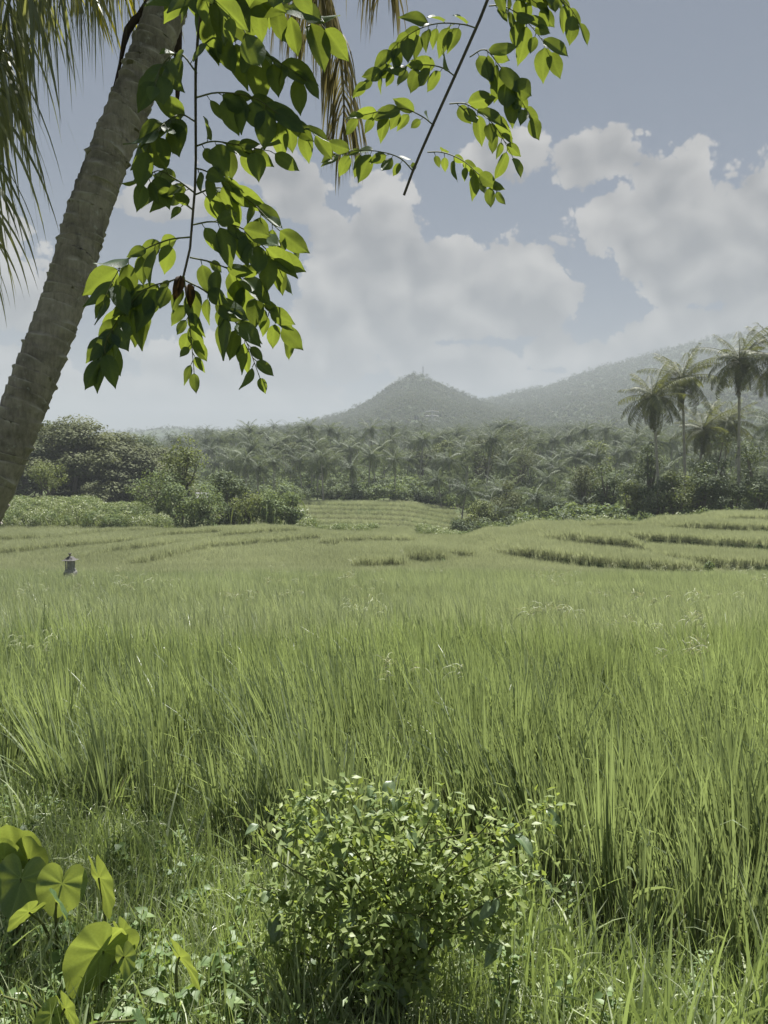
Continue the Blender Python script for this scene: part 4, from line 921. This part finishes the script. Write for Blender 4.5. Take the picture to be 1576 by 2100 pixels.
LB = branch([(470, -330, 1.5), (432, -100, 1.72), (404, 100, 1.8), (402, 250, 1.8), (402, 340, 1.8), (399, 410, 1.8), (393, 470, 1.8), (388, 530, 1.8), (377, 566, 1.8)], (.006, .0028), [
    ([(378, 566), (345, 578), (305, 590), (262, 630), (222, 690, 1.75), (212, 740, 1.75)], 14, 1.05),
    ([(378, 568), (384, 620), (391, 680), (398, 755)], 8, .72),
    ([(380, 575), (425, 600), (475, 650), (505, 700), (530, 765)], 10, .95),
    ([(390, 528), (440, 540), (500, 570, 1.85), (545, 630, 1.85), (585, 680, 1.9)], 12, 1.05),
    ([(392, 462), (440, 455), (500, 470), (545, 510), (580, 540, 1.9)], 10, 1.0),
    ([(398, 400), (450, 385, 1.85), (510, 410, 1.85), (560, 460, 1.85), (592, 490, 1.9)], 9, .95),
    ([(391, 486), (345, 492), (290, 515), (250, 545), (215, 610, 1.75)], 9, 1.0),
    ([(399, 395), (365, 370), (325, 350), (295, 370, 1.75)], 7, .95),
    ([(402, 300), (440, 290), (500, 300), (555, 310)], 7, 1.0),
    ([(402, 250), (370, 235), (330, 260, 1.7), (305, 300, 1.7)], 8, 1.08),
    ([(403, 200), (450, 190), (520, 200), (580, 240), (640, 270, 1.85)], 10, 1.0),
    ([(404, 150), (370, 110), (335, 130, 1.7), (320, 170, 1.65)], 8, 1.15),
    ([(405, 100), (450, 70), (510, 90), (560, 120), (625, 160)], 10, 1.05),
    ([(415, 30), (460, -20, 1.7), (520, 0, 1.7), (590, 20, 1.7), (660, 50, 1.7)], 10, 1.25),
    ([(425, -60), (400, -60, 1.5), (430, -10, 1.5), (470, 20, 1.5), (500, 60, 1.5)], 9, 1.1),
    ([(430, -90), (470, -110, 1.6), (540, -70, 1.6), (600, -30, 1.6)], 8, 1.2),
    ([(400, 345), (420, 350), (450, 365), (470, 375)], 4, .7),
    ([(396, 430), (375, 415), (365, 405)], 2, .7),
    ], .092, 'left', dL)
RB = branch([(1120, -420, 1.7), (1040, -140, 2.2), (1004, -10, 2.3), (972, 68, 2.3), (935, 152, 2.3), (890, 252, 2.3), (850, 344, 2.3), (829, 400, 2.3)], (.0075, .004), [
    ([(978, 58), (950, 50), (900, 48), (855, 62), (815, 90), (795, 120)], 11, .9),
    ([(936, 158), (905, 138), (860, 133), (800, 142), (755, 160)], 9, .95),
    ([(891, 258), (865, 238), (825, 222), (780, 228), (740, 238)], 8, .85),
    ([(847, 350), (822, 325), (785, 312), (735, 308), (690, 318)], 9, .88),
    ([(1003, 12), (1030, 12), (1062, 28), (1095, 60), (1125, 100)], 8, 1.1),
    ([(964, 117), (995, 102), (1025, 135), (1055, 180), (1085, 235)], 10, 1.05),
    ([(922, 213), (955, 213), (990, 235), (1018, 262), (1050, 318)], 9, 1.0),
    ([(877, 312), (910, 313), (950, 330), (985, 360), (1015, 385)], 9, .8),
    ([(1040, -120), (1090, -40), (1130, -20), (1165, 10), (1185, 40)], 9, 1.15),
    ([(1012, -30), (1040, -20), (1075, -10), (1105, 10)], 6, 1.0),
    ], .092, 'right', 2.3)
branch([(640, -560, 1.75), (540, -330, 1.95), (480, -200, 2.02), (455, -80, 2.05)], (.006, .003), [  # extra branch mostly above the view, added to shade the left branch's leaves
    ([(560, -380), (500, -330), (430, -300), (370, -240)], 9, 1.2), ([(530, -310), (600, -270), (660, -220), (700, -150)], 9, 1.2),
    ([(500, -240), (440, -220), (390, -170), (360, -100)], 9, 1.2), ([(480, -200), (540, -170), (600, -120), (640, -60)], 9, 1.2),
    ([(465, -130), (420, -110), (390, -60), (380, -10)], 8, 1.2), ([(458, -90), (500, -70), (540, -30), (560, 10)], 8, 1.2), ([(455, -80), (450, -40), (440, 0), (450, 30)], 7, 1.15),
    ([(560, -380), (520, -420), (450, -440), (380, -420)], 9, 1.2), ([(500, -260), (440, -300), (370, -340), (300, -300)], 9, 1.2), ([(480, -200), (410, -200), (350, -200), (290, -150)], 9, 1.2),
    ], .105, 'upper', 2.05)
for (px, py, dx, s) in ((370, 600, -.25, .062), (386, 618, .12, .055)):     # two dead leaves caught at the tip of the left twig
    o = obj('dead_leaf', leaf_mesh('dead_leaf', .42, 2.2, .35, 6, M['brown']), LB); d = nrm(np.array([dx, 0, -1.0])); n_ = nrm(np.array([.4, -1, 0]) - d*np.dot([.4, -1, 0], d)); y_ = np.cross(n_, d); pt = P(px, py-35, 1.78)
    o.matrix_local = Matrix(((d[0], y_[0], n_[0], pt[0]), (d[1], y_[1], n_[1], pt[1]), (d[2], y_[2], n_[2], pt[2]), (0, 0, 0, 1))) @ Matrix.Diagonal((s, s, s, 1)); o['label'] = 'shrivelled brown leaf'

# ------------------------------------------------------------------ taro plants
def taro_leaf():
    m = MB(); na, nr_ = 48, 7; V = [(0, 0, 0)]; T = [1.0]
    for i in range(1, nr_+1):
        f = i/nr_
        for j in range(na):
            a_ = -math.pi+2*math.pi*j/na; c = abs(a_)
            rad_ = np.interp(c, [0, .15, .4, .9, 1.4, 1.9, 2.3, 2.6, 2.85, 3.05, math.pi], [1.0, .93, .80, .66, .60, .62, .66, .66, .55, .3, .14])
            vein = max(0, math.cos(a_*9))**8
            z = .16*(rad_*f)**2*(1 if c > .5 else .4)-.22*(rad_*f*math.cos(a_))**2*(1 if c < 1.57 else .3)+.014*math.cos(a_*9)*f+.02*math.sin(a_*5+f*3)*f
            V.append((rad_*f*math.cos(a_), rad_*f*math.sin(a_), z)); T.append(.25+.75*vein*(1-.4*f))
    F3 = [[0, 1+j, 1+(j+1) % na] for j in range(na)]
    F4 = [[1+(i-1)*na+j, 1+i*na+j, 1+i*na+(j+1) % na, 1+(i-1)*na+(j+1) % na] for i in range(1, nr_) for j in range(na)]
    m.add(V, np.array(F3), 0, np.array(T)); n0_ = m.n; m.F.append(np.array(F4)); m.M.append(np.zeros(len(F4))); return m.mesh('taro_leaf', M['taro'])
TL = taro_leaf()
def taro(base, lv, label):
    bx, by = base; gz = float(ground(bx, by)); root = empty('taro_plant', (bx, by, gz), label, 'taro plant', 'taro plants on the bank')
    for (ax, ay, tx, ty, d, s, nx_, ny_, nz_, wd) in lv:
        A = P(ax, ay, d); Tt = P(tx, ty, d-.02); dv = nrm(Tt-A); n_ = np.array([nx_, ny_, nz_], float); n_ = nrm(n_-dv*np.dot(n_, dv)); y_ = np.cross(n_, dv)
        o = obj('leaf', TL, root); loc = A-np.array([bx, by, gz])
        o.matrix_local = Matrix(((dv[0], y_[0], n_[0], loc[0]), (dv[1], y_[1], n_[1], loc[1]), (dv[2], y_[2], n_[2], loc[2]), (0, 0, 0, 1))) @ Matrix.Diagonal((s*.88, s*wd*.88, s*.88, 1))
        m = MB(); b0 = np.array([rng.normal(0, .02), rng.normal(0, .02), -.02]); mid = (b0+loc)/2+np.array([(loc[0]-b0[0])*-.12, 0, .06])
        tube(m, spline([b0, mid, loc-n_*.004], 10), np.linspace(.008, .0035, 10), 6); obj('stalk', m.mesh('stalk', M['greentwig']), root)
g_ = lambda px, py: tuple(on_ground(px, py)[:2])
taro(g_(40, 2010), [(28, 1752, 20, 1700, 2.75, .17, -.2, .9, .5, 1.15), (62, 1760, 70, 1712, 2.72, .13, .3, .9, .4, 1.1), (44, 1802, 34, 1862, 2.62, .165, .1, .85, .5, 1.1), (8, 1760, -20, 1720, 2.7, .15, 0, .9, .4, 1)], 'largest taro plant with tall heart shaped leaves at the left edge')
taro(g_(120, 2000), [(128, 1812, 116, 1872, 2.6, .15, .25, -.35, .9, 1.1), (118, 1850, 150, 1900, 2.5, .11, .6, .4, .5, .55), (60, 1870, 20, 1900, 2.5, .1, -.4, .6, .6, 1)], 'taro plant with a silvery upturned leaf showing pale veins')
taro(g_(225, 1990), [(205, 1800, 238, 1885, 2.6, .17, .5, .75, .3, .75)], 'taro with one long yellow green leaf lit from behind')
taro(g_(205, 2080), [(212, 1950, 158, 2022, 2.35, .19, -.3, .85, .4, 1.15), (252, 1915, 270, 1950, 2.45, .11, .4, .8, .3, 1), (256, 1962, 264, 1994, 2.3, .085, .2, .9, .2, 1), (225, 1925, 245, 1905, 2.4, .11, .1, .8, .5, 1)], 'taro plant with a big round glowing leaf near the lower left')
taro(g_(385, 2085), [(370, 1962, 424, 2030, 2.25, .135, .5, .75, .3, .55)], 'small taro with a narrow leaf pointing down to the right')
taro(g_(130, 2200), [(135, 2068, 160, 2110, 2.1, .1, .2, .8, .5, 1.1), (108, 2080, 90, 2110, 2.1, .09, -.2, .8, .5, 1), (62, 2042, 80, 2075, 2.15, .07, .2, .6, .6, 1.1), (6, 2040, 18, 2066, 2.2, .07, .2, .7, .6, 1), (285, 2090, 300, 2120, 2.0, .06, .1, .5, .8, 1)], 'low taro leaves among the weeds in the bottom left corner')

# ------------------------------------------------------------------ shrub in the foreground
SBp = on_ground(800, 2110); SB = np.array([SBp[0], SBp[1], float(ground(SBp[0], SBp[1]))]); SD = SB[1]
shrub = empty('leafy_shrub', tuple(SB), 'leafy green shrub rising in front of the rice at the bottom of the photo', 'shrub')
tips_px = [(560, 1680), (600, 1645), (660, 1630), (715, 1620), (760, 1610), (805, 1600), (850, 1625), (900, 1640), (960, 1650), (1020, 1670), (1060, 1690), (1090, 1760), (1110, 1800), (515, 1730), (500, 1800), (1120, 1790), (1080, 1720), (530, 1690), (1010, 1850), (900, 1900), (620, 1720), (880, 1700), (700, 1680), (520, 1930), (560, 1880), (600, 1960), (960, 1760), (900, 1800), (700, 1760), (640, 1800), (780, 1720), (840, 1740), (560, 2000), (680, 1900), (840, 1880), (740, 1980)]
m = MB(); ends = []
for (px, py) in tips_px:
    e = P(px, py, SD+rng.uniform(-.25, .3)); b0 = SB+np.array([rng.normal(0, .04), rng.normal(0, .04), -.02])
    md = b0*.45+e*.55+np.array([(b0[0]-e[0])*.22, 0, .05]); c = spline([b0, md, e], 16); ends.append(c); tube(m, c, np.linspace(.006, .0018, 16), 6)
    for q in range(2):
        i = rng.integers(6, 14); e2 = c[i]+np.array([rng.normal(0, .14), rng.normal(0, .1), rng.uniform(.0, .14)]); c2 = spline([c[i], (c[i]+e2)/2+[0, 0, .02], e2], 8); ends.append(c2); tube(m, c2, np.linspace(.003, .0012, 8), 5)
obj('stems', m.mesh('stems', M['greentwig']), shrub, neg(shrub))
SK = [leaf_mesh('shrub_leaf', w, f, b_, 2, M['shrub']) for (w, f, b_) in ((.52, .25, .2), (.56, .15, .3), (.48, .4, .15), (.55, .3, .4))]
cnt = 0
for c in ends:
    for k in range(5 if len(c) > 10 else 3):
        if cnt > 285: break
        i = int(len(c)*rng.uniform(.34, .99)); pos = c[min(i, len(c)-1)]
        a_ = rng.uniform(0, 6.283); d = nrm(np.array([math.cos(a_), math.sin(a_)*.8, rng.uniform(-1.1, -.1)])); n_ = np.array([rng.normal(0, .4), rng.normal(0, .4), 1.0])
        if rng.random() < .25: n_ = np.array([rng.normal(0, .6), -1, .4])
        n_ = nrm(n_-d*np.dot(n_, d)); y_ = np.cross(n_, d); s = rng.uniform(.05, .10); loc = pos-SB
        o = obj('leaf', random.choice(SK), shrub); cnt += 1
        o.matrix_local = Matrix(((d[0], y_[0], n_[0], loc[0]), (d[1], y_[1], n_[1], loc[1]), (d[2], y_[2], n_[2], loc[2]), (0, 0, 0, 1))) @ Matrix.Diagonal((s, s, s, 1))
m = MB()
for c in ends:
    n_ = 56; ii = (len(c)-1)*rng.uniform(.35, 1, n_)**.6; b0 = np.stack([np.interp(ii, np.arange(len(c)), c[:, k]) for k in range(3)], 1)+rng.normal(0, .035, (n_, 3))
    leaves(m, b0, runit(n_)+np.array([0, 0, .1]), Zv+runit(n_)*.6, rng.uniform(.018, .046, n_), rng.uniform(.012, .025, n_), .15, .2, 2)
o = obj('foliage', m.mesh('foliage', M['shrubsmall']), shrub, neg(shrub)); o['kind'] = 'stuff'

# ------------------------------------------------------------------ air
hz, n, l = newmat('air'); v = n.new('ShaderNodeVolumePrincipled'); v.inputs['Color'].default_value = (.47, .505, .555, 1); v.inputs['Density'].default_value = .00056; v.inputs['Anisotropy'].default_value = .0
o_ = n.new('ShaderNodeOutputMaterial'); l.new(v.outputs[0], o_.inputs['Volume'])
hb = MB(); box(hb, (0, 200, 145.5), (9600, 9600, 311)); tag(obj('haze', hb.mesh('haze', hz, False)), 'pale haze filling the air of the valley', None, None, 'stuff')
